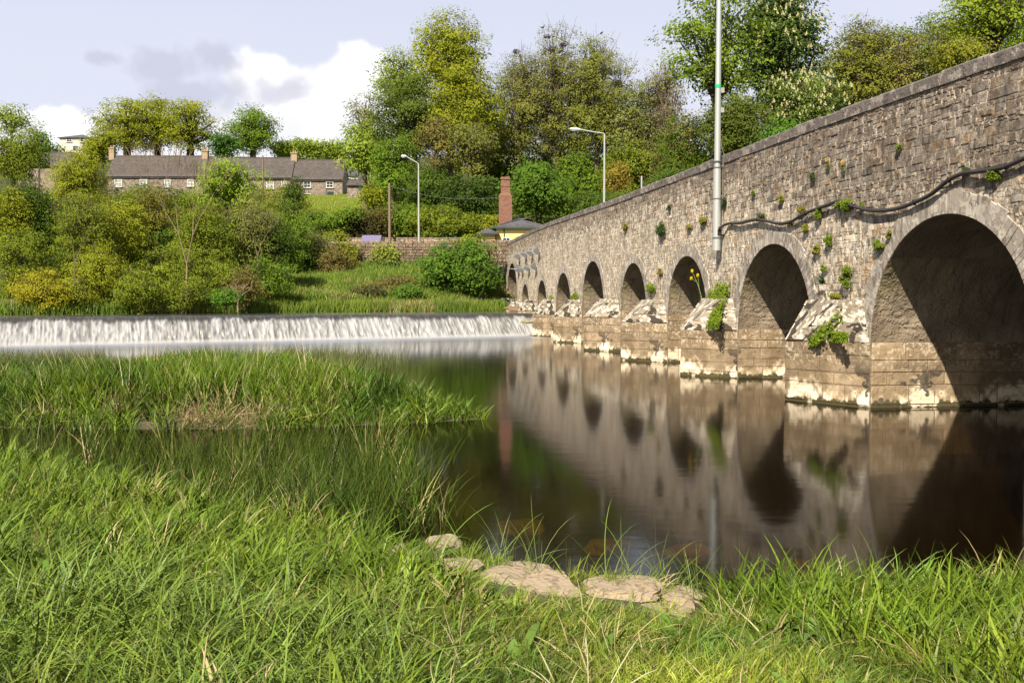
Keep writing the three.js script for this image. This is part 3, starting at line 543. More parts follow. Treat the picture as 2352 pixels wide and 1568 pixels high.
    st.bar(b, f1, 0.014, 0.01, 4); st.bar(f1, j, 0.01, 0.008, 4); st.bar(j, h3, 0.008, 0.005, 4); st.bar(f1, h2, 0.008, 0.005, 4); st.bar(j, h1, 0.007, 0.005, 4); st.build('stem', M.grass, o);
    for (const h of [h1, h2, h3]) { const m = new MB(); for (let k = 0; k < 60; k++) { const a = R() * 6.28, e = R() * 3 - 1.2, v = 0.8 + R() * 0.3; m.col = [0.75 * v, 0.55 * v, 0.01]; m.leaf([h[0] + Math.cos(a) * 0.025, h[1] + Math.sin(e) * 0.03, h[2] + Math.sin(a) * 0.04], [Math.cos(a), 0.3 + R(), Math.sin(a)], [Math.cos(a), R() - 0.2, Math.sin(a)], 0.055, 0.03); } m.build('flower_head', M.leaf, o); }
    for (let k = 0; k < 8; k++) { const f = k / 8; lf.col = [0.10, 0.15, 0.05]; lf.leaf([lerp(b[0], f1[0], f) - 0.02, lerp(b[1], f1[1], f), lerp(b[2], f1[2], f) + (R() - 0.5) * 0.08], [-1, 0.5, 0], [0, 0.5, R() - 0.5], 0.09, 0.03); } lf.build('leaves', M.leaf, o);
  }
  for (const [px, py, label] of [[1902, 366, 'left one of two yellow blooms high on the bridge face'], [1938, 373, 'right one of two yellow blooms high on the bridge face']]) {
    const p = BP(px, py, 0.06), R = rng(px), o = thing('wallflower', label, 'flower', p, TH), m = new MB(), l = new MB();
    for (let k = 0; k < 24; k++) { const a = R() * 6.28; m.col = [0.75, 0.5, 0.01]; m.leaf([-0.03, Math.sin(a) * 0.02, Math.cos(a) * 0.03], [-1, R(), R() - 0.3], [0, Math.sin(a), Math.cos(a)], 0.05, 0.03); } m.build('petal', M.leaf, o);
    for (let k = 0; k < 40; k++) { l.col = [0.12, 0.15, 0.03]; l.leaf([0, -0.05 - R() * 0.14, (R() - 0.6) * 0.14], [-1, R(), R() - 0.3], [0, R() - 0.5, R() - 0.5], 0.06, 0.03); } l.build('foliage', M.leaf, o);
  }
}

// ------------------------------------------------------------------ rocks
function rockGeo(seed, sx, sy, sz, rough = 0.25) {
  const g = new THREE.IcosahedronGeometry(1, 6), p = g.attributes.position, R = rng(seed), pl = [];
  pl.push([new THREE.Vector3((R() - 0.5) * 0.2, 1, (R() - 0.5) * 0.2).normalize(), 0.5]); for (let k = 0; k < 12; k++) { const a = R() * 6.283, n = new THREE.Vector3(Math.cos(a), R() * 0.9 - 0.25, Math.sin(a)).normalize(); pl.push([n, 0.58 + R() * 0.25]); }
  const q = new THREE.Vector3();
  for (let i = 0; i < p.count; i++) {
    q.fromBufferAttribute(p, i); for (const [n, d] of pl) { const k = q.dot(n) - d; if (k > 0) q.addScaledVector(n, -k); }
    const f = 1 + (fbm(mod(q.x * 0.11 + q.z * 0.07 + seed * 0.137, 1), mod(q.y * 0.13 + q.z * 0.05 + 0.3, 1), 20, 20, 4, seed) - 0.5) * rough; p.setXYZ(i, q.x * f * sx, q.y * f * sy, q.z * f * sz);
  }
  const uv = g.attributes.uv; for (let i = 0; i < p.count; i++) uv.setXY(i, p.getX(i) + p.getY(i) * 0.6, p.getZ(i) + p.getY(i) * 0.5);
  g.computeVertexNormals(); return g;
}
const rockTex = colourTex(512, 1.5, (u, v) => { const a = fbm(u, v, 5, 5, 5, 111), b = fbm(u, v, 26, 26, 4, 112), ck = Math.abs(fbm(u, v, 7, 7, 5, 113) - 0.5); let c = mix3([0.30, 0.24, 0.17], [0.48, 0.41, 0.32], a * 0.5 + b * 0.5); c = mix3(c, [0.18, 0.14, 0.09], sstep(0.58, 0.68, b) * 0.6); c = mix3(c, [0.10, 0.08, 0.05], sstep(0.018, 0.004, ck) * 0.8); return mix3(c, [0.6, 0.56, 0.48], sstep(0.6, 0.7, a) * 0.6); });
M.rock = std({ map: rockTex, bumpMap: stoneBump, bumpScale: 0.022, color: col(0.86, 0.80, 0.72) });
M.crag = std({ map: capTex, bumpMap: stoneBump, bumpScale: 0.05 });
const STONES = [];
for (const [px, py, w, h, dz, turn, seed, label] of [
  [1013, 1243, 38, 15, 0.2, 0.1, 1, 'small pale stone at the tip of the grassy spit, farthest out in the water'],
  [905, 1272, 34, 14, 0.2, -0.3, 2, 'pale rounded stone at the left end of the line of bank stones'],
  [1048, 1297, 62, 17, 0.22, 0.15, 3, 'long low sandy stone in the grass behind the first pale stones'],
  [1195, 1318, 105, 18, 0.25, 0.12, 4, 'long flat sandy stone along the water edge, middle of the stone line'],
  [1262, 1352, 74, 32, 0.28, -0.1, 5, 'broad brown-grey stone in front of the long flat one'],
  [1410, 1350, 92, 34, 0.32, 0.08, 6, 'largest pale slab of the stone line at the water edge'],
  [1556, 1372, 40, 26, 0.18, 0.2, 7, 'pale chunky stone right of the largest slab'],
  [1588, 1360, 22, 20, 0.14, 0.5, 8, 'small white stone at the right end of the stone line'],
  [1510, 1397, 84, 9, 0.14, 0.05, 9, 'thin low slab half buried in grass below the pale slab'],
  [1135, 1375, 58, 10, 0.14, 0.1, 10, 'flat stone half buried in the grass left of the brown-grey stone'],
  [935, 1312, 22, 9, 0.1, 0.4, 11, 'small grey stone half buried in the grass at the left end'],
  [1742, 1378, 14, 8, 0.06, 0.3, 12, 'tiny pinkish stone at the right end of the shore'],
]) { const p = onY(px, py, 0.08), k = -p[2] / 2070, o = mesh('bank_stone', rockGeo(seed + 40, w * k * 1.22, h * k * 0.8, dz * 1.25, 0.45), M.rock); STONES.push([p[0], -p[2], w * k, dz]); o.position.set(p[0], 0.075, p[2]); o.rotation.set((seed % 3) * 0.06 - 0.05, turn, (seed % 4) * 0.05 - 0.07); tag(o, label, 'stone', 'stones along the near bank'); }
// sunken stones near the shore
for (const [px, py, s, label] of [[1200, 1205, 0.32, 'pale stone under water off the grassy spit'], [1590, 1262, 0.26, 'brown stone under water off the largest slab'], [1395, 1250, 0.22, 'small stone under water off the middle of the stone line'], [1840, 1300, 0.3, 'stone under water off the right end of the stone line']]) { const p = onY(px, py, -0.14), o = mesh('sunken_stone', rockGeo(Math.round(px), s, 0.09, s * 0.7), M.rock); o.position.set(p[0], -0.16, p[2]); tag(o, label, 'stone'); }
// rock ledge at the far end of the bridge
const ledge = [[1180, 678, 30, 13, 68, 'pale flat boulder on the ledge under the farthest arch'], [1225, 690, 26, 14, 61, 'pale rounded boulder beside the smallest far arch'], [1255, 700, 16, 14, 57, 'grey boulder against the second cutwater from the far bank'], [1168, 692, 24, 11, 64, 'rough low boulder at the left end of the far ledge'], [1205, 700, 26, 11, 59, 'mottled boulder in the middle of the far ledge'], [1145, 640, 20, 42, 70, 'tall rough rock beside the bush at the bridge end']];
ledge.forEach(([px, py, w, h, d, label], i) => { const p = at(px, py, d), k = d / 2070, o = mesh('boulder', rockGeo(70 + i, w * k * 1.1, h * k * 1.25, 1.1, 0.5), M.crag); o.position.set(...p); tag(o, label, 'boulder'); });
{
  const o = mesh('ledge_slab', rockGeo(91, 1.5, 0.24, 1.3, 0.4), plain(0.17, 0.11, 0.065)); o.position.set(...at(1200, 708, 57)); o.rotation.y = -0.3; tag(o, 'flat brown earth ledge overhanging the right end of the weir', 'ledge');
  const q = mesh('ledge_slab', rockGeo(92, 1.2, 1.0, 1.0, 0.4), plain(0.05, 0.045, 0.035)); q.position.set(...at(1206, 745, 56.5)); tag(q, 'dark wet rock face under the brown ledge', 'rock');
  const r = mesh('wet_stone', rockGeo(93, 0.45, 0.09, 0.3), plain(0.22, 0.19, 0.06)); r.position.set(...at(1211, 739, 49.3)); tag(r, 'thin mossy stone jutting from the last cutwater over the weir', 'stone');
}

// ------------------------------------------------------------------ walls, road and houses of the far bank
M.rubble = std({ map: stoneTex, color: col(0.5, 0.45, 0.41), bumpMap: stoneBump, bumpScale: 0.05, vertexColors: true });
{
  tag(flat('road', [[-60, 74.2], [16, 74.2], [16, 80.6], [-60, 80.6]], 5.9, plain(0.06, 0.06, 0.062)), null, null, null, 'structure');
  const stoneWall = (name, label, x0, x1, d, y0, y1, v0, seed, cellH) => {
    const R = rng(seed), o = thing(name, label, 'wall', [0, 0, 0]), c = new MB(); c.col = [0.7, 0.65, 0.6];
    c.box((x0 + x1) / 2, y0, -d - 0.3, x1 - x0, y1 - y0, 0.6); c.build('core', M.rubble, o);
    const m = new MB(); for (let y = y0; y < y1 - 0.05;) { const h = cellH * (0.7 + R() * 0.6); for (let x = x0; x < x1;) { const w = Math.min(cellH * (1 + R() * 1.6), x1 - x), v = v0 * (0.7 + R() * 0.6), g = 0.02, t = Math.min(y1, y + h); m.col = [v, v * 0.95, v * 0.9]; m.piece([[x + g, y + g, -d], [x + w - g, y + g, -d], [x + w - g, t - g, -d], [x + g, t - g, -d]], [0, 0, 1], 0.03 + R() * 0.03, 0.03, (a) => [a[0], a[1]]); x += w; } y += h; }
    tag(m.build('masonry', M.rubble, o), null, null, null, 'stuff');
    const t = new MB(); t.col = [1.0, 0.95, 0.9]; for (let x = x0; x < x1; x += 0.9) t.box(x + 0.44, y1, -d - 0.3, 0.87, 0.13, 0.68); t.build('capping', M.rubble, o); return o;
  };
  stoneWall('retaining_wall', 'brown stone retaining wall below the road, left of the round bush', -17, -1.6, 73, 2.2, 6.55, 0.75, 401, 0.3);
  stoneWall('roadside_wall', 'pale low stone wall behind the road under the ivy bank', -18, -2, 82, 5.4, 7.5, 1.5, 402, 0.26);
  // flat-topped span between the bridge end and the bank
  const o = thing('side_span', 'short flat stone span joining the bridge end to the bank, dark opening below', 'bridge', [0, 0, 0]), m = new MB(), R = rng(403);
  m.col = [0.75, 0.7, 0.66]; m.box(-1.2, 4.75, -67.1, 3.0, 1.55, 0.6); m.box(-2.4, 0.8, -67.3, 1.0, 3.95, 0.8); m.build('core', M.rubble, o);
  const l = new MB(); l.col = [0.28, 0.26, 0.25]; l.box(-1.1, 4.6, -67.05, 3.1, 0.15, 0.75); l.build('lintel', M.rubble, o);
  const p = new MB(); for (let y = 4.78; y < 6.25;) { const h = 0.2 + R() * 0.15; for (let x = -2.7; x < 0.3;) { const w = 0.25 + R() * 0.4, v = 0.6 + R() * 0.5; p.col = [v, v * 0.95, v * 0.9]; p.piece([[x, y, -66.8], [x + w - 0.03, y, -66.8], [x + w - 0.03, y + h - 0.03, -66.8], [x, y + h - 0.03, -66.8]], [0, 0, 1], 0.04, 0.03, (a) => [a[0], a[1]]); x += w; } y += h; } tag(p.build('masonry', M.rubble, o), null, null, null, 'stuff');
  const bk = new MB(); bk.col = [0.4, 0.38, 0.36]; bk.box(-0.9, 0.8, -70.5, 3.6, 4.0, 0.5); bk.build('back_wall', M.rubble, o);
}
// houses
const slateTex = (r, g, b, s) => colourTex(256, 4, (u, v) => { const row = Math.floor(v * 20), x = u * 14 + (row % 2) * 0.5, n = hash(Math.floor(mod(x, 14)), row, s), a = fbm(u, v, 5, 5, 4, s + 1), e = (v * 20) % 1 < 0.14 || x % 1 < 0.06 ? 0.7 : 1, m = sstep(0.58, 0.68, fbm(u, v, 9, 9, 4, s + 2)); return mix3([r, g, b].map((k) => k * (0.75 + 0.5 * n) * (0.8 + 0.4 * a) * e), [0.05, 0.042, 0.04], m * 0.6); });
M.slate = std({ map: slateTex(0.075, 0.062, 0.056, 501), roughness: 0.8 });
M.slate2 = std({ map: slateTex(0.085, 0.083, 0.092, 511), roughness: 0.7 });
const houseTex = colourTex(512, 6, (u, v) => { const a = fbm(u, v, 24, 30, 4, 521), l = fbm(u, v, 40, 44, 3, 522); let c = mix3([0.15, 0.115, 0.09], [0.30, 0.24, 0.19], a); c = mix3(c, [0.48, 0.42, 0.36], sstep(0.6, 0.7, l) * 0.7); return mix3(c, [0.07, 0.055, 0.045], sstep(0.62, 0.7, fbm(u, v, 30, 30, 3, 523)) * 0.7); });
M.house = std({ map: houseTex, bumpMap: stoneBump, bumpScale: 0.06 });
M.white = plain(0.72, 0.72, 0.70, { roughness: 0.5 });
M.pane = plain(0.02, 0.025, 0.03, { roughness: 0.08 });
M.pot = plain(0.42, 0.27, 0.14);
M.sill = plain(0.33, 0.31, 0.28);
function win(parent, x, y, z, w, h, bars = 1, curtain = false) {
  const f = new THREE.Group(); f.name = 'window'; f.position.set(x, y, z); parent.add(f);
  const fr = new MB(), b = 0.09; fr.box(0, 0, 0.02, w, b, 0.1); fr.box(0, h - b, 0.02, w, b, 0.1); fr.box(-w / 2 + b / 2, b, 0.02, b, h - 2 * b, 0.1); fr.box(w / 2 - b / 2, b, 0.02, b, h - 2 * b, 0.1); fr.box(0, h / 2 - 0.035, 0.03, w - 2 * b, 0.07, 0.06); for (let k = 1; k <= bars; k++) { fr.box(-w / 2 + (w * k) / (bars + 1), b, 0.022, 0.045, h / 2 - b - 0.04, 0.04); fr.box(-w / 2 + (w * k) / (bars + 1), h / 2 + 0.04, 0.022, 0.045, h / 2 - b - 0.045, 0.04); } fr.build('frame', M.white, f);
  const p = new MB(); p.box(0, b, -0.04, w - 2 * b, h - 2 * b, 0.03); p.build('pane', curtain ? plain(0.35, 0.36, 0.36, { roughness: 0.2 }) : M.pane, f);
  const s = new MB(); s.box(0, -0.12, 0.06, w + 0.2, 0.115, 0.22); s.build('sill', M.sill, f);
}
function stack(parent, x, y, z, w, h, d, mat, pots = 2) {
  const c = new THREE.Group(); c.name = 'chimney'; c.position.set(x, y, z); parent.add(c);
  const m = new MB(); m.box(0, 0, 0, w, h, d); m.build('shaft', mat, c); const k = new MB(); k.box(0, h, 0, w + 0.2, 0.18, d + 0.2); k.build('corbel', mat, c);
  for (let i = 0; i < pots; i++) { const p = mesh('pot', new THREE.CylinderGeometry(0.1, 0.13, 0.45, 8), M.pot, c); p.position.set((i - (pots - 1) / 2) * 0.4, h + 0.4, 0); }
}
function cottage(name, label, px0, px1, ridge, eave, depth, base, { half = 3, wall = M.house, roof = M.slate, wins = [], doors = [], stacks = [], pipes = [] }) {
  const a = at(px0, eave, depth), b = at(px1, eave, depth), w = b[0] - a[0], cx = (a[0] + b[0]) / 2, he = a[1] - base, hr = at(px0, ridge, depth + half)[1] - base, o = thing(name, label, 'house', [cx, base, -depth - half]);
  const X = (px) => at(px, eave, depth)[0] - cx, Y = (py) => at(px0, py, depth)[1] - base;
  const m = new MB(); m.box(0, 0, 0, w, he, half * 2); m.tri([-w / 2, he, half], [-w / 2, he, -half], [-w / 2, hr - 0.05, 0]); m.tri([w / 2, he, half], [w / 2, he, -half], [w / 2, hr - 0.05, 0]); m.build('wall', wall, o);
  const r = new MB(), e = 0.25, sl = (hr - he) / half, L = Math.hypot(half + e, hr - he), th = 0.12;
  for (const s of [1, -1]) { const A = [-w / 2 - 0.12, he - e * sl + 0.06, s * (half + e)], Bq = [w / 2 + 0.12, he - e * sl + 0.06, s * (half + e)], C = [w / 2 + 0.12, hr + 0.06, 0], D = [-w / 2 - 0.12, hr + 0.06, 0]; r.quad(A, Bq, C, D, [A[0], 0], [Bq[0], 0], [C[0], L], [D[0], L]); const dn = (q) => [q[0], q[1] - th, q[2]]; r.quad(dn(A), dn(Bq), dn(C), dn(D)); r.quad(A, Bq, dn(Bq), dn(A)); r.quad(A, D, dn(D), dn(A)); r.quad(Bq, C, dn(C), dn(Bq)); }
  r.build('roof', roof, o);
  const rg = new MB(); rg.bar([-w / 2 - 0.1, hr + 0.09, 0], [w / 2 + 0.1, hr + 0.09, 0], 0.09, 0.09, 6); rg.build('ridge', plain(0.09, 0.075, 0.07), o);
  const gt = new MB(); gt.box(0, he - 0.2, half + 0.3, w, 0.11, 0.12); gt.build('gutter', plain(0.03, 0.03, 0.03), o);
  for (const [px, y0, y1, wp, cur] of wins) { const W = (wp * depth) / 2070; win(o, X(px), Y(y1), half + 0.03, W, Y(y0) - Y(y1), 1, cur); }
  for (const [px, y0, y1, wp, c] of doors) { const W = (wp * depth) / 2070, d = new MB(); d.box(0, 0, 0, W, Y(y0) - Y(y1), 0.08); d.box(-W / 4, 0.3, 0.05, W * 0.3, 0.8, 0.03); d.box(W / 4, 0.3, 0.05, W * 0.3, 0.8, 0.03); const k = d.build('door', plain(...c), o); k.position.set(X(px), Y(y1), half + 0.03); }
  for (const [px, t, wp, mat, pots] of stacks) { const y0 = hr - 0.7; stack(o, X(px), y0, 0, (wp * depth) / 2070, at(px, t, depth + half)[1] - base - y0 - 0.5, 0.9, mat || M.brickY, pots ?? 2); }
  for (const px of pipes) { const p = new MB(); p.bar([X(px), 0, half + 0.08], [X(px), he - 0.2, half + 0.08], 0.06, 0.06, 6); p.build('drainpipe', plain(0.2, 0.17, 0.15), o); }
  return o;
}
M.brickY = std({ map: colourTex(128, 1.5, (u, v) => { const r = Math.floor(v * 20), n = hash(Math.floor(mod(u * 7 + (r % 2) * 0.5, 7)), r, 3); return [0.34, 0.26, 0.165].map((k) => k * (0.65 + 0.6 * n)); }) });
cottage('stone_cottage', 'leftmost long stone cottage of the hillside terrace, two chimneys and white upper windows', 246, 465, 359, 404, 160, 17.5, { wins: [[271, 412, 429, 17, 1], [329, 412, 430, 17, 1], [384, 412, 430, 15, 1], [437, 412, 428, 15, 1]], stacks: [[241, 336, 12], [459, 342, 13]] });
cottage('stone_cottage', 'middle stone cottage of the hillside terrace, half hidden by the bright tree', 467, 668, 363, 407, 160, 17.5, { wins: [[620, 418, 434, 17, 1], [560, 418, 434, 17, 1], [668 - 16, 417, 432, 12, 1]], stacks: [[667, 347, 14]], pipes: [604] });
cottage('stone_cottage', 'rightmost stone cottage of the hillside terrace beside the lawn, dark doorway', 670, 786, 368, 411, 160, 18.6, { wins: [[705, 416, 431, 16], [757, 417, 431, 16], [705, 444, 459, 16]], doors: [[758, 440, 461, 14, [0.02, 0.035, 0.04]]], stacks: [[771, 364, 6, undefined, 1]], pipes: [689, 748] });
cottage('stone_shed', 'small stone shed with slate roof at the right end of the terrace', 797, 838, 413, 424, 150, 18.4, { half: 2, doors: [[830, 432, 447, 9, [0.03, 0.10, 0.08]]] });
cottage('white_house', 'white rendered house with grey roof behind the stone shed', 783, 822, 388, 403, 185, 22, { half: 3, wall: plain(0.62, 0.60, 0.52), roof: M.slate2, wins: [[790, 408, 418, 8], [803, 408, 418, 8]] });
cottage('slate_roofed_house', 'low slate roofed house behind the willows at far left', 40, 158, 351, 380, 165, 17, { half: 3 });
cottage('distant_house', 'pale house roof glimpsed behind the row of trees beyond the terrace', 630, 652, 360, 368, 230, 30, { half: 3, wall: M.white, roof: M.slate2 });
cottage('hill_house', 'cream house glimpsed through the bare wood, left of two', 1168, 1196, 333, 346, 135, 18, { half: 3, wall: plain(0.62, 0.55, 0.38), roof: M.slate2, wins: [[1180, 352, 362, 8]] });
cottage('hill_house', 'cream house glimpsed through the bare wood, right of two', 1308, 1345, 340, 352, 135, 17, { half: 3, wall: plain(0.6, 0.52, 0.34), roof: M.slate2, wins: [[1318, 358, 368, 8], [1334, 358, 368, 8]] });
// pale hipped house on the skyline
function hipped(name, label, px0, px1, eave, top, inset, depth, base, half, wallM, roofM, extra) {
  const a = at(px0, eave, depth), b = at(px1, eave, depth), w = b[0] - a[0], cx = (a[0] + b[0]) / 2, he = a[1] - base, hr = at(px0, top, depth + half)[1] - base, o = thing(name, label, 'house', [cx, base, -depth - half]), X = (px) => at(px, eave, depth)[0] - cx, Y = (py) => at(px0, py, depth)[1] - base;
  const m = new MB(); m.box(0, 0, 0, w, he, half * 2); m.build('wall', wallM, o);
  const r = new MB(), e = 0.35, x = w / 2 + e, z = half + e, i = inset; r.quad([-x, he, z], [x, he, z], [x - i, hr, 0], [-x + i, hr, 0], [-x, 0], [x, 0], [x - i, 4], [-x + i, 4]); r.quad([x, he, -z], [-x, he, -z], [-x + i, hr, 0], [x - i, hr, 0], [x, 0], [-x, 0], [-x + i, 4], [x - i, 4]); r.tri([x, he, z], [x, he, -z], [x - i, hr, 0]); r.tri([-x, he, -z], [-x, he, z], [-x + i, hr, 0]); r.quad([-x, he - 0.01, z], [x, he - 0.01, z], [x, he - 0.01, -z], [-x, he - 0.01, -z]); r.build('roof', roofM, o);
  const f = new MB(); f.box(0, he - 0.12, half + 0.38, w + 0.8, 0.1, 0.06); f.box(-x, he - 0.12, 0, 0.06, 0.1, half * 2 + 0.6); f.box(x, he - 0.12, 0, 0.06, 0.1, half * 2 + 0.6); f.build('fascia', extra.fascia, o);
  extra.more(o, X, Y, half); return o;
}
hipped('villa', 'pale rendered villa with hipped grey roof on the left skyline', 136, 206, 316, 309, 4, 230, 34, 4, plain(0.55, 0.52, 0.46), M.slate2, { fascia: plain(0.05, 0.05, 0.05), more(o, X, Y, h) { win(o, X(158), Y(326), h + 0.03, 1.4, 1.0, 1); win(o, X(188), Y(326), h + 0.03, 1.0, 1.0, 0); win(o, X(172), Y(343), h + 0.03, 1.6, 1.0, 1); stack(o, X(174), 3.5, 0, 0.7, 2.2, 0.6, M.pot, 1); const p = new MB(); p.bar([X(181), 0, h + 0.1], [X(181), 3, h + 0.1], 0.07, 0.07, 5); p.build('drainpipe', M.black, o); } });
const yel = std({ map: colourTex(256, 4, (u, v) => mix3([0.70, 0.49, 0.17], [0.80, 0.60, 0.26], fbm(u, v, 6, 6, 5, 531))) });
hipped('yellow_house', 'yellow rendered lodge with hipped slate roof and green gutter at the bridge end', 1140, 1262, 522, 501, 3.2, 80, 5.5, 2.6, yel, M.slate2, { fascia: plain(0.02, 0.09, 0.05), more(o, X, Y, h) { win(o, X(1163), Y(561), h + 0.03, 0.75, 0.62, 1); const l = new MB(); l.bar([X(1158), 0, h + 0.08], [X(1158), Y(523), h + 0.08], 0.04, 0.04, 5); l.build('drainpipe', plain(0.02, 0.09, 0.05), o); } });
hipped('yellow_annex', 'low yellow annex with small slate roof left of the yellow lodge', 1104, 1137, 536, 523, 1.0, 79, 5.5, 1.8, yel, M.slate2, { fascia: plain(0.03, 0.05, 0.04), more(o, X, Y, h) { const d = new MB(); d.box(0, 0, 0, 0.8, 1.6, 0.06); const k = d.build('door', plain(0.03, 0.09, 0.06), o); k.position.set(X(1112), 0, h + 0.03); } });
{
  const brick = std({ map: colourTex(512, 2.25, (u, v) => { const r = Math.floor(v * 30), x = u * 10 + (r % 2) * 0.5, n = hash(Math.floor(mod(x, 10)), r, 5), j = (v * 30) % 1 < 0.16 || mod(x, 1) < 0.06; return j ? [0.22, 0.17, 0.14] : mix3([0.13, 0.05, 0.03], [0.24, 0.10, 0.06], n); }) });
  const p = at(1161, 501, 85), o = thing('brick_chimney', 'tall tapering red brick chimney behind the yellow lodge', 'chimney', [p[0], p[1] - 1.2, p[2]]), k = 85 / 2070, m = new MB();
  const H = (py) => at(1161, py, 85)[1] - p[1] + 1.2;
  m.box(0, 0, 0, 30 * k, H(450), 30 * k); m.build('base', brick, o);
  const s = new MB(), b0 = 13.6 * k, b1 = 10.3 * k; for (let i = 0; i < 4; i++) { const a = (i * Math.PI) / 2, P = (r, y, q) => { const x = q ? r : -r, z = r; return [x * Math.cos(a) + z * Math.sin(a), y, -x * Math.sin(a) + z * Math.cos(a)]; }; s.quad(P(b0, H(450), 0), P(b0, H(450), 1), P(b1, H(444), 1), P(b1, H(444), 0)); s.quad(P(b1, H(444), 0), P(b1, H(444), 1), P(b1 * 0.96, H(413), 1), P(b1 * 0.96, H(413), 0)); } s.build('shaft', brick, o);
  const c = new MB(); c.box(0, H(413), 0, 23 * k, 0.1, 23 * k); c.box(0, H(413) + 0.1, 0, 20 * k, 0.14, 20 * k); c.box(0, H(430), 0, 22 * k, 0.1, 22 * k); c.build('corbel', brick, o);
}
// poles and lamps
function lamp(px, pyTop, pyBase, d, depth, armPx, headPx, headPy, label, base) {
  const b = base || at(px, pyBase, depth), D = -b[2], k = D / 2070, o = thing('street_lamp', label, 'street lamp', b), top = at(px, pyTop, D)[1] - b[1];
  const m = mesh('post', new THREE.CylinderGeometry(0.06, 0.1, top, 10), M.metal, o); m.position.y = top / 2;
  const ax = (headPx - px) * k, ay = (pyTop - headPy) * k;
  mesh('arm', new THREE.TubeGeometry(new THREE.CatmullRomCurve3([new THREE.Vector3(0, top - 0.05, 0), new THREE.Vector3(-0.06, top + 0.04, 0), new THREE.Vector3(ax * 0.3, top + ay * 0.4, 0), new THREE.Vector3(ax * 0.8, top + ay, 0)]), 24, 0.045, 8), M.metal, o);
  const h = mesh('lamp_head', new THREE.SphereGeometry(1, 14, 8), plain(0.6, 0.61, 0.6, { roughness: 0.4 }), o); h.scale.set(Math.abs(ax) * 0.2, 0.12, 0.16); h.position.set(ax * 0.92, top + ay, 0); h.rotation.z = -0.1;
  const l = mesh('lens', new THREE.SphereGeometry(1, 12, 6, 0, 6.283, 1.57, 1.57), plain(0.5, 0.5, 0.48, { roughness: 0.15 }), o); l.scale.set(Math.abs(ax) * 0.14, 0.1, 0.12); l.position.set(ax * 0.94, top + ay - 0.06, 0);
}
{
  const [t] = onFace(1388, 467, -6.2), b = B(t, topH(t) - 1.05, -6.2);
  lamp(1388, 308, 467, 0, 0, 0, 1316, 297, 'taller street lamp with a long arm standing on the bridge', b);
  lamp(962, 376, 556, 0, 75, 0, 926, 359, 'green-grey street lamp standing by the road wall left of the brick chimney');
  const [t2] = onFace(1474, 433, -6.2), p2 = B(t2, topH(t2) - 1.05, -6.2), o = thing('marker_post', 'short grey post rising behind the bridge parapet', 'post', p2), h = at(1474, 406, -p2[2])[1] - p2[1], m = mesh('post', new THREE.CylinderGeometry(0.05, 0.05, h, 8), M.metal, o); m.position.y = h / 2; const c = mesh('cap', new THREE.SphereGeometry(0.06, 8, 6), M.metal, o); c.position.y = h;
  const wood = plain(0.20, 0.145, 0.10);
  const wp = (px, y0, y1, d, r, label) => { const b = at(px, y1, d), h = at(px, y0, d)[1] - b[1], o = thing('utility_pole', label, 'utility pole', [b[0], b[1] - 1, b[2]]), m = mesh('shaft', new THREE.CylinderGeometry(r * 0.75, r, h + 1, 8), wood, o); m.position.y = (h + 1) / 2; const c = mesh('cap', new THREE.ConeGeometry(r * 0.8, r, 8), wood, o); c.position.y = h + 1 + r / 2; return [b[0], b[1] + h - 0.2, b[2]]; };
  const a = wp(895, 423, 560, 81.2, 0.14, 'wooden utility pole by the roadside wall left of the green-grey lamp');
  wp(604, 358, 440, 120, 0.13, 'thin wooden pole in front of the terrace roofs'); wp(847, 345, 410, 125, 0.13, 'thin wooden pole under the light green tree right of the shed');
  const q = wp(131, 334, 380, 200, 0.17, 'wooden pole left of the villa on the skyline'); wp(91, 356, 380, 200, 0.17, 'shorter wooden pole above the roof at far left');
  wp(786, 355, 372, 200, 0.12, 'thin pole on the skyline right of the terrace');
  const w = mesh('overhead_wire', new THREE.TubeGeometry(new THREE.CatmullRomCurve3([a, at(1000, 452, 84), at(1100, 456, 88), at(1180, 452, 92)].map((v) => new THREE.Vector3(...v))), 40, 0.018, 4), plain(0.2, 0.2, 0.2)); tag(w, 'thin overhead wire running right from the wooden pole', 'wire');
}
// car on the road
{
  const p = at(856, 556, 77), o = thing('car', 'small lavender car on the road behind the retaining wall, seen end on', 'car', [p[0], 5.91, p[2]]), paint = plain(0.17, 0.15, 0.25, { roughness: 0.3 });
  const ex = (pts, w, name, mat) => { const s = new THREE.Shape(pts.map((q) => new THREE.Vector2(...q))), g = new THREE.ExtrudeGeometry(s, { depth: w, bevelEnabled: true, bevelSize: 0.05, bevelThickness: 0.05, bevelSegments: 2 }); g.translate(0, 0, -w / 2); g.rotateY(-Math.PI / 2); return mesh(name, g, mat, o); };
  ex([[-1.9, 0.3], [1.9, 0.3], [1.95, 0.75], [1.0, 0.98], [0.5, 1.48], [-1.4, 1.5], [-1.9, 1.0]], 1.55, 'body', paint);
  const g = new MB(); g.quad([-0.65, 1.02, 1.03], [0.65, 1.02, 1.03], [0.55, 1.45, 0.6], [-0.55, 1.45, 0.6]); g.build('windscreen', M.pane, o);
  for (const s of [-1, 1]) { const w = new MB(); w.quad([s * 0.835, 1.02, 0.8], [s * 0.835, 1.02, -1.5], [s * 0.835, 1.4, -1.3], [s * 0.835, 1.4, 0.45]); w.build('side_window', M.pane, o); const h = mesh('headlight', new THREE.SphereGeometry(0.12, 8, 6), M.white, o); h.position.set(s * 0.6, 0.72, 1.95); for (const z of [-1.25, 1.2]) { const t = mesh('wheel', new THREE.CylinderGeometry(0.31, 0.31, 0.2, 14), M.black, o); t.rotation.z = Math.PI / 2; t.position.set(s * 0.75, 0.31, z); } }
}

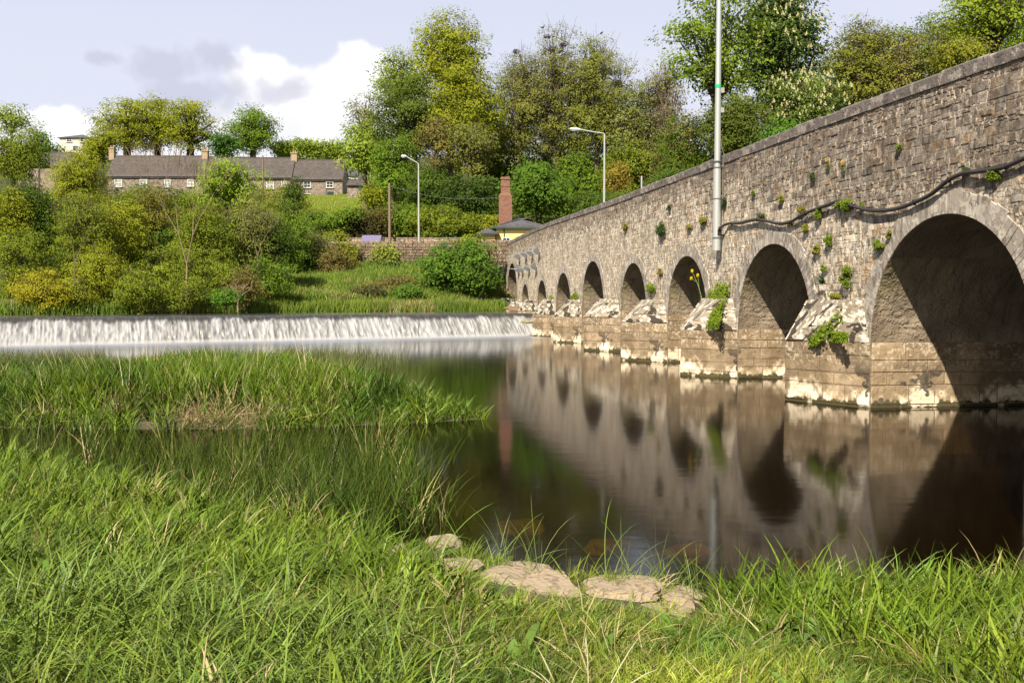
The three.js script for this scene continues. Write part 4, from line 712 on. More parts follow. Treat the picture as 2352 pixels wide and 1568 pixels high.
// ------------------------------------------------------------------ trees and shrubs
const C = { olive: [0.15, 0.19, 0.016], oliveY: [0.215, 0.24, 0.016], yellow: [0.28, 0.265, 0.018], dark: [0.065, 0.11, 0.012], mid: [0.115, 0.185, 0.016], bright: [0.19, 0.275, 0.018], brown: [0.15, 0.125, 0.034], grey: [0.165, 0.185, 0.042], light: [0.20, 0.265, 0.03], bare: [0.185, 0.195, 0.04] };
function tree(name, label, cat, spec) {
  const { px, top, bot, hw, d, c, dens = 1, leaf = 5, lobes = 14, twigs = 0, trunk = 0.02, bark = [1, 1, 1], seed, flat = 0.35, shell = 0.55, flower, droop = 0, gap = 0, group, base } = spec;
  const R = rng(seed), k = d / 2070, cx = at(px, top, d)[0], H1 = at(px, top, d)[1], H0 = at(px, bot, d)[1], g0 = base ?? Math.min(ground(cx, -d), H0 + 0.3);
  const o = thing(name, label, cat, [cx, g0, -d], 0, group), rx = hw * k, ry = (H1 - H0) / 2, cy = (H1 + H0) / 2 - g0, rz = Math.min(rx * 0.9, spec.rz || 99), m = new MB(), w = new MB(), fl = new MB();
  const L = [], rr = () => R() * 2 - 1, sd0 = R() * 6;
  for (let i = 0; i < lobes; i++) {
    const core = i % 7 === 3, ga = i * 2.39996 + sd0, yy = clamp(1 - (2 * (i + 0.5)) / lobes + rr() * 0.15, -1, 1), q = Math.sqrt(1 - yy * yy), f = core ? 0.25 : 0.56 + 0.16 * R(), s = (core ? 0.5 : 0.34 + R() * 0.16) * (lobes < 12 ? 1.15 : 1);
    L.push({ c: [Math.cos(ga) * q * f * rx, cy + yy * f * ry, Math.sin(ga) * q * f * rz], r: [rx * s * 1.12, ry * s * (1 - flat * 0.5), rz * s * 1.12] });
  }
  const area = Math.PI * hw * (bot - top) / 2, N = Math.round((dens * area * 6.0) / (leaf * leaf * 0.36) ), per = N / lobes, ls = leaf * k;
  w.col = bark; const tr = Math.max(0.06, rx * trunk * 5), y0 = cy - ry * 0.35, lean = rr() * 0.06 * rx;
  w.bar([0, -0.5, 0], [lean, y0, 0], tr, tr * 0.6, 7); w.bar([lean, y0, 0], [lean * 1.5, cy + ry * 0.45, 0], tr * 0.6, tr * 0.2, 6);
  for (const l of L) {
    const f = R() * 0.6, s = [lean, lerp(y0 * 0.8, cy + ry * 0.1, f), 0], mid = [lerp(s[0], l.c[0], 0.55), lerp(s[1], l.c[1], 0.35 + 0.3 * R()), lerp(s[2], l.c[2], 0.55)], r0 = tr * 0.4;
    w.bar(s, mid, r0, r0 * 0.6, 5); w.bar(mid, l.c, r0 * 0.6, r0 * 0.22, 4);
    const nt = Math.round(twigs + 3);
    for (let i = 0; i < nt; i++) { const e = [l.c[0] + rr() * l.r[0] * 1.05, l.c[1] + (rr() * 0.8 + 0.35) * l.r[1], l.c[2] + rr() * l.r[2]], b = i % 3 ? l.c : mid, q = [lerp(b[0], e[0], 0.5) + rr() * 0.1 * l.r[0], lerp(b[1], e[1], 0.45), lerp(b[2], e[2], 0.5)]; const tw = Math.max(r0 * 0.2, 0.45 * k); w.bar(b, q, tw, tw * 0.7, 3); w.bar(q, e, tw * 0.7, tw * 0.3, 3); }
    const tone = 0.85 + R() * 0.3, nClump = Math.max(6, Math.round(per / 26));
    for (let i = 0; i < nClump; i++) {                              // sprays of leaves, so that gaps stay between them
      let x, y, z; do { x = rr(); y = rr(); z = rr(); } while (x * x + y * y + z * z > 1 || y < -0.75);
      const n = Math.hypot(x, y, z) || 1, f = (shell + (1.08 - shell) * R()) / n, c0 = [l.c[0] + x * f * l.r[0], l.c[1] + y * f * l.r[1], l.c[2] + z * f * l.r[2]], sr = ls * (1.6 + R() * 2.2), tn = tone * (0.8 + R() * 0.4);
      if (R() < gap) continue;
      for (let q = 0; q < 26; q++) {
        const v = 1.28 * tn * (0.85 + R() * 0.3), s = ls * (0.6 + R() * 0.7); m.col = [c[0] * v * (0.92 + R() * 0.16), c[1] * v, c[2] * v * (0.7 + R() * 0.6)];
        m.leaf([c0[0] + rr() * sr * 1.3, c0[1] + rr() * sr * 0.6 - droop * R() * sr, c0[2] + rr() * sr * 1.3], [x / n * 0.8 + rr() * 0.55, y / n * 0.6 + 0.6 + rr() * 0.45, z / n * 0.8 + 0.25 + rr() * 0.55], [x + rr(), -0.4 - droop + rr() * 0.5, z + rr()], s * 1.15, s * 0.62);
      }
      if (flower && R() < flower && z > -0.3) for (let e = 0; e < 2; e++) { const h = ls * 1.1, X = c0[0] + rr() * sr, Y = c0[1] + sr * 0.3 + rr() * sr * 0.4, Z = c0[2] + sr * 0.5 + R() * sr * 0.5; for (let q = 0; q < 6; q++) { fl.col = [0.58, 0.54, 0.30]; const f2 = q / 6; fl.leaf([X + rr() * ls * 0.25 * (1 - f2), Y + h * f2, Z + rr() * ls * 0.25 * (1 - f2)], [rr() * 0.5, 0.5, 1], [rr(), 1, rr()], ls * 0.62, ls * 0.6 * (1.2 - f2)); } }
    }
  }
  w.build('trunk', M.bark, o); m.build('crown', M.leaf, o); if (flower) fl.build('blossom', M.leaf, o);
  return o;
}
let sd = 1000;
const T = (name, label, px, top, bot, hw, d, c, o = {}) => tree(name, label, o.cat || (name.includes('shrub') || name.includes('hedge') || name.includes('bush') || name.includes('bramble') ? 'shrub' : 'tree'), { px, top, bot, hw, d, c: C[c] || c, seed: sd++, ...o });
// skyline trees behind the terrace
T('broadleaf_tree', 'round tree on the skyline at the far left edge', 25, 238, 312, 40, 190, 'light', { dens: 0.8, gap: 0.2 });
T('spreading_tree', 'left one of three broad skyline trees behind the terrace', 290, 210, 362, 76, 195, 'oliveY', { lobes: 20, gap: 0.28, flat: 0.9, dens: 0.8, leaf: 4, trunk: 0.03, bark: [0.35, 0.35, 0.35], group: 'three broad skyline trees' });
T('spreading_tree', 'middle one of three broad skyline trees behind the terrace, tallest and thinnest', 358, 205, 362, 64, 200, 'oliveY', { lobes: 20, gap: 0.28, flat: 0.9, dens: 0.8, leaf: 4, trunk: 0.03, bark: [0.35, 0.35, 0.35], group: 'three broad skyline trees' });
T('spreading_tree', 'right one of three broad skyline trees behind the terrace, leaning right', 432, 224, 362, 74, 195, 'oliveY', { lobes: 20, gap: 0.28, flat: 0.9, dens: 0.8, leaf: 4, trunk: 0.03, bark: [0.35, 0.35, 0.35], group: 'three broad skyline trees' });
T('small_tree', 'low olive tree at the left foot of the three broad skyline trees', 233, 296, 360, 30, 185, 'oliveY', {});
T('round_tree', 'lone round green tree on the skyline right of the three broad trees', 577, 236, 366, 62, 195, 'mid', { lobes: 24, gap: 0.15, flat: 0.7, leaf: 4, dens: 0.9, trunk: 0.03 });
T('small_tree', 'small dense dark green tree just left of the lone round tree', 512, 307, 365, 30, 188, [0.06, 0.13, 0.015], { dens: 1.3 });
[[652, 319, 24, 'first'], [690, 318, 24, 'second'], [723, 320, 27, 'third'], [765, 328, 28, 'last, darker']].forEach(([px, t, hw, wd], i) => T('row_tree', `light green tree above the terrace roofs, ${wd} in a row of four`, px, t, 368, hw, 200, i < 3 ? 'light' : 'olive', { dens: 1.2 }));
T('small_tree', 'olive tree filling the gap behind the left roof', 110, 335, 372, 42, 190, 'dark', {});
T('small_tree', 'green tree below the skyline house at its right', 215, 322, 380, 34, 185, 'oliveY', {});
// willow thicket on the left far bank
const wil = [
  ['willow_shrub', 'olive willow at the far left edge below the round tree', 30, 285, 430, 60, 70, 'olive'], ['broadleaf_tree', 'dark green tree between the far left willow and the skyline pole', 85, 285, 390, 28, 86, 'mid'], ['willow_shrub', 'yellowish willow in front of the low slate roof', 175, 336, 480, 62, 58, 'oliveY'],
  ['broadleaf_tree', 'dark tree in the thicket below the yellowish willow, left', 70, 405, 570, 78, 59, 'dark'], ['willow_shrub', 'olive willow in the left middle of the thicket', 190, 430, 650, 68, 54, 'olive'], ['willow_shrub', 'dark olive willow low at the left edge of the thicket', 50, 520, 715, 78, 51, 'olive'],
  ['gorse_shrub', 'yellow flowering shrub at the water edge far left', 95, 615, 722, 68, 48.5, 'yellow'], ['willow_shrub', 'olive willow under the left end of the terrace', 275, 440, 620, 62, 57, 'oliveY'], ['willow_shrub', 'low olive willow left of the thicket middle, near the water', 235, 555, 712, 72, 51, 'oliveY'],
  ['willow_shrub', 'brownish willow beside the pale bare tree', 345, 425, 600, 58, 62, [0.155, 0.145, 0.022]], ['willow_shrub', 'olive willow in front of the pale bare tree foot', 390, 560, 700, 72, 52.5, 'olive'], ['maple_tree', 'bright green young tree in front of the middle cottage', 520, 358, 480, 72, 66, 'bright'],
  ['willow_shrub', 'olive willow under the bright young tree', 470, 450, 640, 70, 58, 'olive'], ['willow_shrub', 'grey green willow below the middle cottage', 572, 440, 620, 62, 60, 'grey'], ['broadleaf_tree', 'dark tree at the right side of the thicket', 625, 495, 645, 58, 61, 'dark'],
  ['conifer_tree', 'small dark upright tree before the right cottage', 673, 402, 490, 24, 80, 'dark'], ['broadleaf_tree', 'green tree at the right end of the thicket below the lawn', 662, 465, 640, 54, 68, 'mid'], ['willow_shrub', 'olive willow right of the thicket middle near the water', 505, 590, 698, 62, 53.5, 'olive'],
  ['willow_shrub', 'green shrub near the water at the right of the thicket', 620, 585, 692, 56, 56, 'mid'], ['willow_shrub', 'grey green shrub at the right edge of the thicket', 722, 515, 655, 46, 71, 'grey'], ['bramble_shrub', 'yellow tinged bramble beside the left end of the retaining wall', 765, 560, 665, 38, 69, 'brown'],
  ['willow_shrub', 'olive shrub at the water edge below the brownish willow', 310, 615, 716, 52, 50, 'olive'], ['willow_shrub', 'yellowish shrub in the left edge of the thicket, mid height', 12, 425, 570, 52, 57, 'oliveY'], ['willow_shrub', 'low yellowish shrub right of the yellow flowering one', 160, 635, 720, 50, 49.2, 'oliveY'],
  ['willow_shrub', 'low shrub at the right foot of the thicket beside the dead branch', 420, 630, 712, 52, 51, 'olive'], ['gorse_shrub', 'yellow flecked shrub left of the wall ivy', 800, 585, 650, 30, 70.5, [0.16, 0.15, 0.02]], ['willow_shrub', 'thin shrub of dry twigs left of the dead branch', 560, 610, 700, 36, 52.5, 'brown'],
];
wil.forEach(([n, l, px, t, b, hw, d, c]) => T(n, l, px, t, b, hw, d, c, { leaf: n === 'maple_tree' ? 6 : 4.2, droop: 0.5, lobes: 18, rz: 4, flat: 0, dens: 0.9, twigs: 3, gap: 0.12 }));
// scrub and undergrowth that read as one mass each
function mass(name, label, cat, blobs, seed, leaf = 4.6) {
  const R = rng(seed), m = new MB(), rr = () => R() * 2 - 1;
  for (const [px, top, bot, hw, d, cn_, dens = 1] of blobs) {
    const c = C[cn_] || cn_, k = d / 2070, p = at(px, (top + bot) / 2, d), rx = hw * k, ry = ((bot - top) / 2) * k, N = Math.round((Math.PI * hw * (bot - top) * 0.5 * 3.4 * dens) / (leaf * leaf * 0.36) / 22), ls = leaf * k;
    for (let i = 0; i < N; i++) {
      let x, y, z; do { x = rr(); y = rr(); z = rr(); } while (x * x + y * y + z * z > 1);
      const n = Math.hypot(x, y, z) || 1, f = (0.75 + 0.33 * R()) / n, bump = 0.82 + 0.3 * fbm(mod(x * 0.07 + px * 0.013, 1), mod(y * 0.09 + z * 0.05, 1), 24, 24, 2, seed), c0 = [p[0] + x * f * rx * bump, p[1] + y * f * ry * bump, p[2] + z * f * Math.min(rx, 4) * bump], sr = ls * (1.6 + R() * 2.2), tn = 0.65 + R() * 0.6;
      for (let q = 0; q < 22; q++) { const v = 1.15 * tn * (0.8 + R() * 0.4), s = ls * (0.6 + R() * 0.7); m.col = [c[0] * v * (0.88 + R() * 0.24), c[1] * v, c[2] * v]; m.leaf([c0[0] + rr() * sr * 1.3, c0[1] + rr() * sr * 0.7, c0[2] + rr() * sr * 1.3], [x / n + rr() * 0.8, y / n * 0.6 + 0.5 + rr() * 0.6, z / n + rr() * 0.8], [rr(), -0.4 + rr() * 0.5, rr()], s * 1.15, s * 0.62); }
    }
  }
  return tag(m.build(name, M.leaf), label, cat, null, 'stuff');
}
{
  const R = rng(77), b = [];
  for (let px = -60; px < 650; px += 46) for (const [t, d] of [[418 + R() * 30, 92], [450 + R() * 40, 80], [500 + R() * 40, 70]]) { const tt = px > 660 ? t + 40 : t; b.push([px + R() * 30, tt, tt + 130 + R() * 40, 46 + R() * 26, d + R() * 4, ['olive', 'oliveY', 'mid', 'dark', 'grey', 'olive', 'brown'][Math.floor(R() * 7)], 0.8]); }
  mass('scrub', 'tangled scrub filling the slope between the willows and the terrace', 'scrub', b, 78);
  const u = [];
  for (let px = 880; px < 1640; px += 52) for (const [t, d, h] of [[345 + R() * 40, 128, 140], [400 + R() * 40, 112, 130]]) if (!(px > 1120 && px < 1200 && d < 115 && R() < 0.4)) u.push([px + R() * 30, t + (px < 930 ? 20 : 0), t + h, 48 + R() * 24, d + R() * 4, ['olive', 'mid', 'dark', 'dark', 'oliveY'][Math.floor(R() * 5)], 0.8]);
  for (let px = 1580; px < 2420; px += 60) { const y0 = 375 - (px - 1640) * 0.38; u.push([px, y0 - 120 - R() * 50, y0 + 60, 55 + R() * 20, 92, ['olive', 'mid', 'oliveY', 'bright'][Math.floor(R() * 4)], 0.7]); }
  mass('undergrowth', 'dense undergrowth filling the wood behind the bridge', 'undergrowth', u, 79);
}
// undergrowth that fills the thicket behind those
[[120, 470, 660, 130, 60], [330, 500, 660, 140, 63], [520, 510, 650, 120, 66], [660, 560, 660, 90, 70]].forEach(([px, t, b, hw, d], i) => T('thicket_shrub', ['dark undergrowth mass deep in the thicket, far left', 'dark undergrowth mass deep in the thicket, left of the bare tree', 'dark undergrowth mass deep in the thicket, right of the bare tree', 'dark undergrowth mass deep in the thicket, right end'][i], px, t, b, hw, d, 'dark', { lobes: 26, rz: 4 }));
// pale bare tree and dead branch
function bare(name, label, px, top, bot, hw, d, c, seed, depth = 6, cat = 'tree') {
  const R = rng(seed), k = d / 2070, p = at(px, bot, d), o = thing(name, label, cat, [p[0], Math.min(p[1], ground(p[0], p[2]) + 2.5) - 0.2, p[2]]), H = at(px, top, d)[1] - o.position.y, w = new MB(); w.col = c;
  const grow = (a, dir, len, r, n) => { const b = [a[0] + dir[0] * len, a[1] + dir[1] * len, a[2] + dir[2] * len]; w.bar(a, b, Math.max(r, 0.35 * k), Math.max(r * 0.72, 0.3 * k), n > 3 ? 5 : 3); if (!n) return; const m = n > 4 ? 2 : 2 + (R() < 0.6); for (let i = 0; i < m; i++) { const s = (i / Math.max(1, m - 1) - 0.5) * 1.1 + (R() - 0.5) * 0.5, e = new THREE.Vector3(dir[0] + s * (hw * k * 2.2 / H), dir[1] + 0.12 + R() * 0.2, dir[2] + (R() - 0.5) * 0.7).normalize(); grow(b, [e.x, e.y, e.z], len * (0.72 + R() * 0.2), r * 0.66, n - 1); } };
  grow([0, 0, 0], [0.03, 1, 0], H * 0.24, Math.max(0.045, H * 0.0052), depth); w.build('trunk', M.bark, o); return o;
}
bare('bare_tree', 'pale bare birch-like tree rising from the thicket in front of the terrace', 425, 345, 560, 75, 50.5, [2.6, 2.5, 2.2], 61, 6);
bare('bare_tree', 'thin pale bare sapling in the left of the thicket', 170, 440, 640, 55, 48.4, [1.1, 1.15, 0.7], 62, 5);
bare('dead_branch', 'grey dead branches lying at the foot of the thicket', 545, 630, 690, 55, 50.5, [2.2, 2.1, 1.9], 63, 4, 'branch');
bare('bare_tree', 'thin grey bare tree in the right of the thicket', 590, 470, 620, 40, 56, [1.3, 1.3, 1.0], 64, 5);
// ivy bank between the road and the lawn
[[760, 490, 545, 52, 'mid', 'ivy covered hedge at the left end of the roadside wall'], [825, 476, 548, 40, [0.07, 0.06, 0.02], 'brown leaved hedge hanging over the roadside wall'], [930, 462, 552, 62, 'mid', 'green hedge between the wooden pole and the green-grey lamp'], [1010, 470, 556, 72, 'olive', 'olive bramble bank right of the green-grey lamp'], [1075, 490, 560, 50, 'olive', 'olive hedge left of the yellow annex'], [735, 482, 530, 36, 'dark', 'dark shrub below the left end of the lawn'], [800, 480, 510, 26, 'mid', 'green shrub below the middle of the lawn'], [880, 470, 545, 40, [0.1, 0.085, 0.022], 'brownish bramble around the wooden pole'], [770, 500, 560, 30, 'olive', 'olive bramble on the roadside wall left end'], [1128, 495, 545, 18, 'oliveY', 'yellow green shrub beside the yellow annex roof']].forEach(([px, t, b, hw, c, l], i) => T('hedge_shrub', l, px, t, b, hw, 86 + (i % 3), c, { rz: 2.5, flat: 0, leaf: 4.6 }));
T('small_tree', 'small yellow green tree at the right end of the lawn', 858, 418, 478, 28, 112, 'oliveY', {});
// round bush at the bridge end, wall ivy, brambles of the bank
T('round_bush', 'large round green bush beside the far end of the bridge', 1050, 545, 678, 86, 66, [0.085, 0.16, 0.016], { lobes: 30, leaf: 6, flat: 0, dens: 1.2, rz: 3.2 });
T('round_bush', 'lower right lobe of bushes against the bridge end', 1105, 590, 678, 38, 64.5, [0.08, 0.15, 0.016], { lobes: 14, leaf: 6, flat: 0, dens: 1.2, rz: 2 });
T('small_shrub', 'light green shrub in front of the road wall top, right of the lamp', 1085, 535, 600, 34, 67.5, 'oliveY', { rz: 1.5 });
T('bramble_shrub', 'brown bramble mound on the grassy bank left of the round bush', 905, 632, 685, 62, 65, 'brown', { rz: 2, twigs: 8, dens: 0.7, flat: 0 });
T('bramble_shrub', 'small olive bramble on the grassy bank at the left', 845, 655, 690, 40, 62, [0.09, 0.09, 0.03], { rz: 1.5, twigs: 6, flat: 0 });
T('low_shrub', 'low green shrub in the reeds at the foot of the grassy bank', 940, 655, 692, 34, 62.5, [0.08, 0.15, 0.016], { rz: 1.5, flat: 0 });
T('low_shrub', 'small bright shrub at the water edge below the thicket', 520, 665, 700, 28, 51, [0.08, 0.17, 0.016], { rz: 1, flat: 0 });
T('wall_ivy', 'yellow green ivy draped over the retaining wall', 884, 557, 612, 24, 72.6, [0.24, 0.28, 0.05], { rz: 0.35, flat: 0, leaf: 5, cat: 'ivy', base: 3 });
T('wall_ivy', 'darker ivy at the foot of the draped ivy on the retaining wall', 880, 600, 640, 40, 71.5, [0.07, 0.12, 0.02], { rz: 0.8, flat: 0, cat: 'ivy' });
T('wall_ivy', 'yellow green ivy on the left end of the retaining wall', 790, 553, 600, 26, 72.4, [0.2, 0.22, 0.03], { rz: 0.5, flat: 0, cat: 'ivy', base: 3 });
T('wall_ivy', 'upright ivy stump on the wall left of the lavender car', 772, 530, 570, 14, 74, [0.17, 0.19, 0.02], { rz: 0.5, flat: 0, cat: 'ivy', base: 5 });
// wood on the hill, left part
const wood = [
  ['chestnut_tree', 'bright light green tree at the left end of the wood', 838, 272, 410, 60, 118, 'light', { leaf: 7 }],
  ['sparse_tree', 'pale sparse tree rising above the left end of the wood', 838, 205, 330, 44, 126, 'bare', { dens: 0.3, twigs: 14, gap: 0.35 }],
  ['sparse_tree', 'thin leaved tree left of the tallest crown', 918, 105, 250, 62, 118, 'light', { dens: 0.7, twigs: 10, gap: 0.2, lobes: 20 }],
  ['tall_tree', 'tallest crown of the hill wood, round topped', 1033, 20, 235, 86, 114, 'oliveY', { lobes: 30, gap: 0.15, leaf: 5 }],
  ['ivied_tree', 'dark ivy covered tree under the tallest crown', 950, 165, 380, 98, 112, [0.085, 0.12, 0.016], { lobes: 24 }],
  ['broadleaf_tree', 'bright yellow green tree right of the ivy covered one', 1068, 140, 350, 96, 110, 'oliveY', { lobes: 24 }],
  ['broadleaf_tree', 'green tree low at the left of the wood above the lawn', 905, 300, 460, 52, 106, 'mid', {}],
  ['twiggy_tree', 'reddish twiggy tree in the middle of the wood', 1000, 255, 400, 42, 100, [0.17, 0.15, 0.03], { dens: 0.5, twigs: 16, gap: 0.3 }],
  ['twiggy_tree', 'olive twiggy tree right of the reddish one', 1080, 265, 420, 62, 99, [0.16, 0.175, 0.032], { dens: 0.65, twigs: 14, gap: 0.25 }],
  ['broadleaf_tree', 'dark green tree behind the green-grey lamp', 985, 380, 500, 60, 96, 'dark', {}],
  ['broadleaf_tree', 'dark green tree left of the brick chimney', 1080, 395, 520, 70, 93, [0.055, 0.095, 0.014], { leaf: 6 }],
  ['maple_tree', 'bright green maple right of the brick chimney', 1238, 355, 520, 76, 92, [0.095, 0.17, 0.018], { leaf: 7, lobes: 22 }],
  ['ash_tree', 'tall sparse ash at the left of the bare wood', 1196, 92, 400, 70, 118, 'bare', { dens: 0.6, leaf: 3.8, twigs: 22, gap: 0.2, lobes: 28 }],
  ['ash_tree', 'tallest sparse ash holding the rook nests', 1276, 60, 400, 84, 116, 'bare', { dens: 0.6, leaf: 3.8, twigs: 22, gap: 0.2, lobes: 28 }],
  ['ash_tree', 'broad sparse ash right of the rook nests', 1372, 76, 400, 88, 115, [0.175, 0.195, 0.03], { dens: 0.75, leaf: 4, twigs: 18, gap: 0.15, lobes: 30 }],
  ['ash_tree', 'greyish sparse ash behind the taller street lamp', 1445, 180, 420, 62, 112, 'grey', { dens: 0.6, twigs: 16, gap: 0.25 }],
  ['bare_ash', 'pale almost bare tree left of the tall pole', 1530, 115, 380, 50, 112, [0.19, 0.185, 0.08], { dens: 0.42, twigs: 24, gap: 0.25, lobes: 22, bark: [2, 1.9, 1.7] }],
  ['ash_tree', 'grey green ash between the taller street lamp and the pale almost bare tree', 1492, 160, 400, 56, 114, 'grey', { dens: 0.6, leaf: 4, twigs: 14, gap: 0.2, lobes: 20 }],
  ['broadleaf_tree', 'green tree low behind the taller street lamp', 1330, 350, 500, 70, 98, 'mid', { leaf: 5.5 }],
  ['broadleaf_tree', 'olive tree low in the wood right of the taller street lamp', 1440, 320, 480, 66, 97, 'olive', {}],
  ['twiggy_tree', 'brownish twiggy tree low in the wood left of the tall pole', 1540, 310, 460, 66, 96, [0.15, 0.145, 0.03], { dens: 0.7, twigs: 14 }],
  ['yellow_shrub', 'yellow leaved shrub above the parapet left of the short post', 1418, 370, 450, 26, 90, [0.26, 0.2, 0.03], { dens: 0.6, gap: 0.3 }],
  ['yellow_tree', 'yellow leaved young tree left of the tall pole', 1580, 255, 360, 42, 102, [0.27, 0.22, 0.05], { dens: 0.45, gap: 0.3, twigs: 8 }],
  ['maple_tree', 'large bright green maple behind the tall pole', 1648, -60, 270, 120, 84, [0.15, 0.215, 0.02], { leaf: 8, lobes: 26, dens: 0.62, gap: 0.3, flat: 1.25, trunk: 0.025, bark: [0.35, 0.32, 0.3], shell: 0.3 }],
  ['chestnut_tree', 'tall dark horse chestnut right of the tall pole, dotted with cream blossom', 1792, -80, 260, 92, 88, [0.06, 0.10, 0.016], { leaf: 8, lobes: 28, flower: 0.5, dens: 1.1 }],
  ['chestnut_tree', 'lower horse chestnut covered in cream blossom above the parapet', 1842, 165, 330, 92, 82, [0.10, 0.15, 0.022], { leaf: 7, lobes: 24, flower: 1 }],
  ['broadleaf_tree', 'green undergrowth tree under the maple beside the tall pole', 1690, 210, 370, 74, 80, [0.10, 0.13, 0.018], { leaf: 5.5, lobes: 20 }],
  ['broadleaf_tree', 'bright green low tree above the parapet below the blossom', 1820, 270, 360, 66, 76, [0.075, 0.16, 0.016], { leaf: 6 }],
  ['ash_tree', 'loose yellow green ash right of the blossoming chestnuts', 1985, 25, 270, 82, 84, [0.17, 0.18, 0.025], { leaf: 5, dens: 0.8, twigs: 12, gap: 0.12, lobes: 24 }],
  ['ash_tree', 'sparse bronze ash in the gap left of the right edge trees', 2080, 70, 240, 62, 82, [0.19, 0.18, 0.035], { leaf: 5.5, dens: 0.5, twigs: 16, gap: 0.2, lobes: 20 }],
  ['ash_tree', 'sparse grey green ash just above the coping at right', 2165, 55, 200, 58, 80, 'grey', { leaf: 5, dens: 0.6, twigs: 14, gap: 0.15, lobes: 20 }],
  ['maple_tree', 'bright green maple at the top right corner', 2285, -70, 120, 112, 74, [0.16, 0.21, 0.018], { leaf: 8, lobes: 26, dens: 0.75, gap: 0.25, flat: 1.0, bark: [0.4, 0.36, 0.33] }],
  ['broadleaf_tree', 'yellow green low tree above the coping at right', 2220, 85, 190, 70, 70, [0.19, 0.2, 0.02], { leaf: 6 }],
  ['broadleaf_tree', 'olive filler tree behind the twiggy trees of the wood, left', 1120, 250, 460, 90, 124, 'olive', { lobes: 22 }],
  ['broadleaf_tree', 'olive filler tree behind the twiggy trees of the wood, right', 1290, 300, 480, 120, 126, 'olive', { lobes: 26, dens: 0.7 }],
  ['broadleaf_tree', 'olive filler tree behind the pale bare tree', 1500, 300, 470, 100, 122, 'olive', { lobes: 22, dens: 0.8 }],
  ['broadleaf_tree', 'dark low tree behind the parapet left of the tall pole', 1560, 380, 470, 90, 88, 'dark', { lobes: 20 }],
  ['broadleaf_tree', 'dark low tree behind the parapet near the short post', 1400, 430, 510, 90, 86, 'dark', { lobes: 20 }],
];
wood.forEach(([n, l, px, t, b, hw, d, c, o]) => T(n, l, px, t, b, hw, d, c, o));
// rook nests and birds
[[1256, 84, 9], [1266, 113, 10], [1294, 103, 8], [1186, 118, 9]].forEach(([px, py, r], i) => { const R = rng(700 + i), k = 112 / 2070, m = new MB(), o = thing('rook_nest', ['topmost rook nest of twigs in the tallest ash', 'lower and largest rook nest in the tallest ash', 'rightmost rook nest in the tallest ash', 'lone rook nest in the left ash'][i], 'nest', at(px, py, 112)); m.col = [0.9, 0.75, 0.6]; for (let q = 0; q < 60; q++) { const a = R() * 6.28, e = (R() - 0.5) * 2.2, rr = r * k * (0.5 + R() * 0.5), c = [Math.cos(a) * Math.cos(e) * rr, Math.sin(e) * rr * 0.6, Math.sin(a) * Math.cos(e) * rr], b = a + 1.3 + R(); m.bar([c[0] - Math.cos(b) * 0.25, c[1] - 0.05, c[2] - Math.sin(b) * 0.25], [c[0] + Math.cos(b) * 0.25, c[1] + 0.05, c[2] + Math.sin(b) * 0.25], 0.02, 0.015, 3); } m.build('twigs', M.bark, o); });
[[1246, 63, 1, 'black rook flying above the tallest ash'], [1381, 76, 0, 'black rook perched on the top twigs of the broad ash']].forEach(([px, py, fly, label], i) => {
  const g = [], body = new THREE.SphereGeometry(1, 14, 10), p = body.attributes.position; for (let k = 0; k < p.count; k++) { const x = p.getX(k), f = x < -0.3 ? 0.75 + (x + 0.3) * 0.55 : x > 0.5 ? 1 - (x - 0.5) * 0.5 : 1; p.setXYZ(k, x * 0.24, p.getY(k) * 0.1 * f, p.getZ(k) * 0.1 * f); } g.push(body);
  const head = new THREE.SphereGeometry(0.065, 10, 8); head.translate(0.25, 0.05, 0); g.push(head); const beak = new THREE.ConeGeometry(0.025, 0.1, 6); beak.rotateZ(-Math.PI / 2); beak.translate(0.35, 0.04, 0); g.push(beak); const tail = new THREE.ConeGeometry(0.08, 0.22, 6); tail.rotateZ(-Math.PI / 2); tail.scale(1, 0.3, 1); tail.translate(-0.3, 0, 0); g.push(tail);
  if (fly) for (const s of [-1, 1]) { const sh = new THREE.Shape(); sh.moveTo(0.12, 0); sh.quadraticCurveTo(0.14, 0.25, 0.02, 0.46); sh.lineTo(-0.08, 0.44); sh.lineTo(-0.1, 0.3); sh.lineTo(-0.14, 0); const w = new THREE.ExtrudeGeometry(sh, { depth: 0.015, bevelEnabled: false }); w.rotateX(s * 1.15); g.push(w); }
  const o = mesh('rook', mergeGeometries(g.map((q) => (q.index ? q.toNonIndexed() : q)).map((q) => { for (const n of Object.keys(q.attributes)) if (!['position', 'normal', 'uv'].includes(n)) q.deleteAttribute(n); return q; })), M.black); o.position.set(...at(px, py, 108)); o.rotation.set(0, i ? 0.4 : 1.0, i ? 0.5 : 0.25); tag(o, label, 'bird');
});

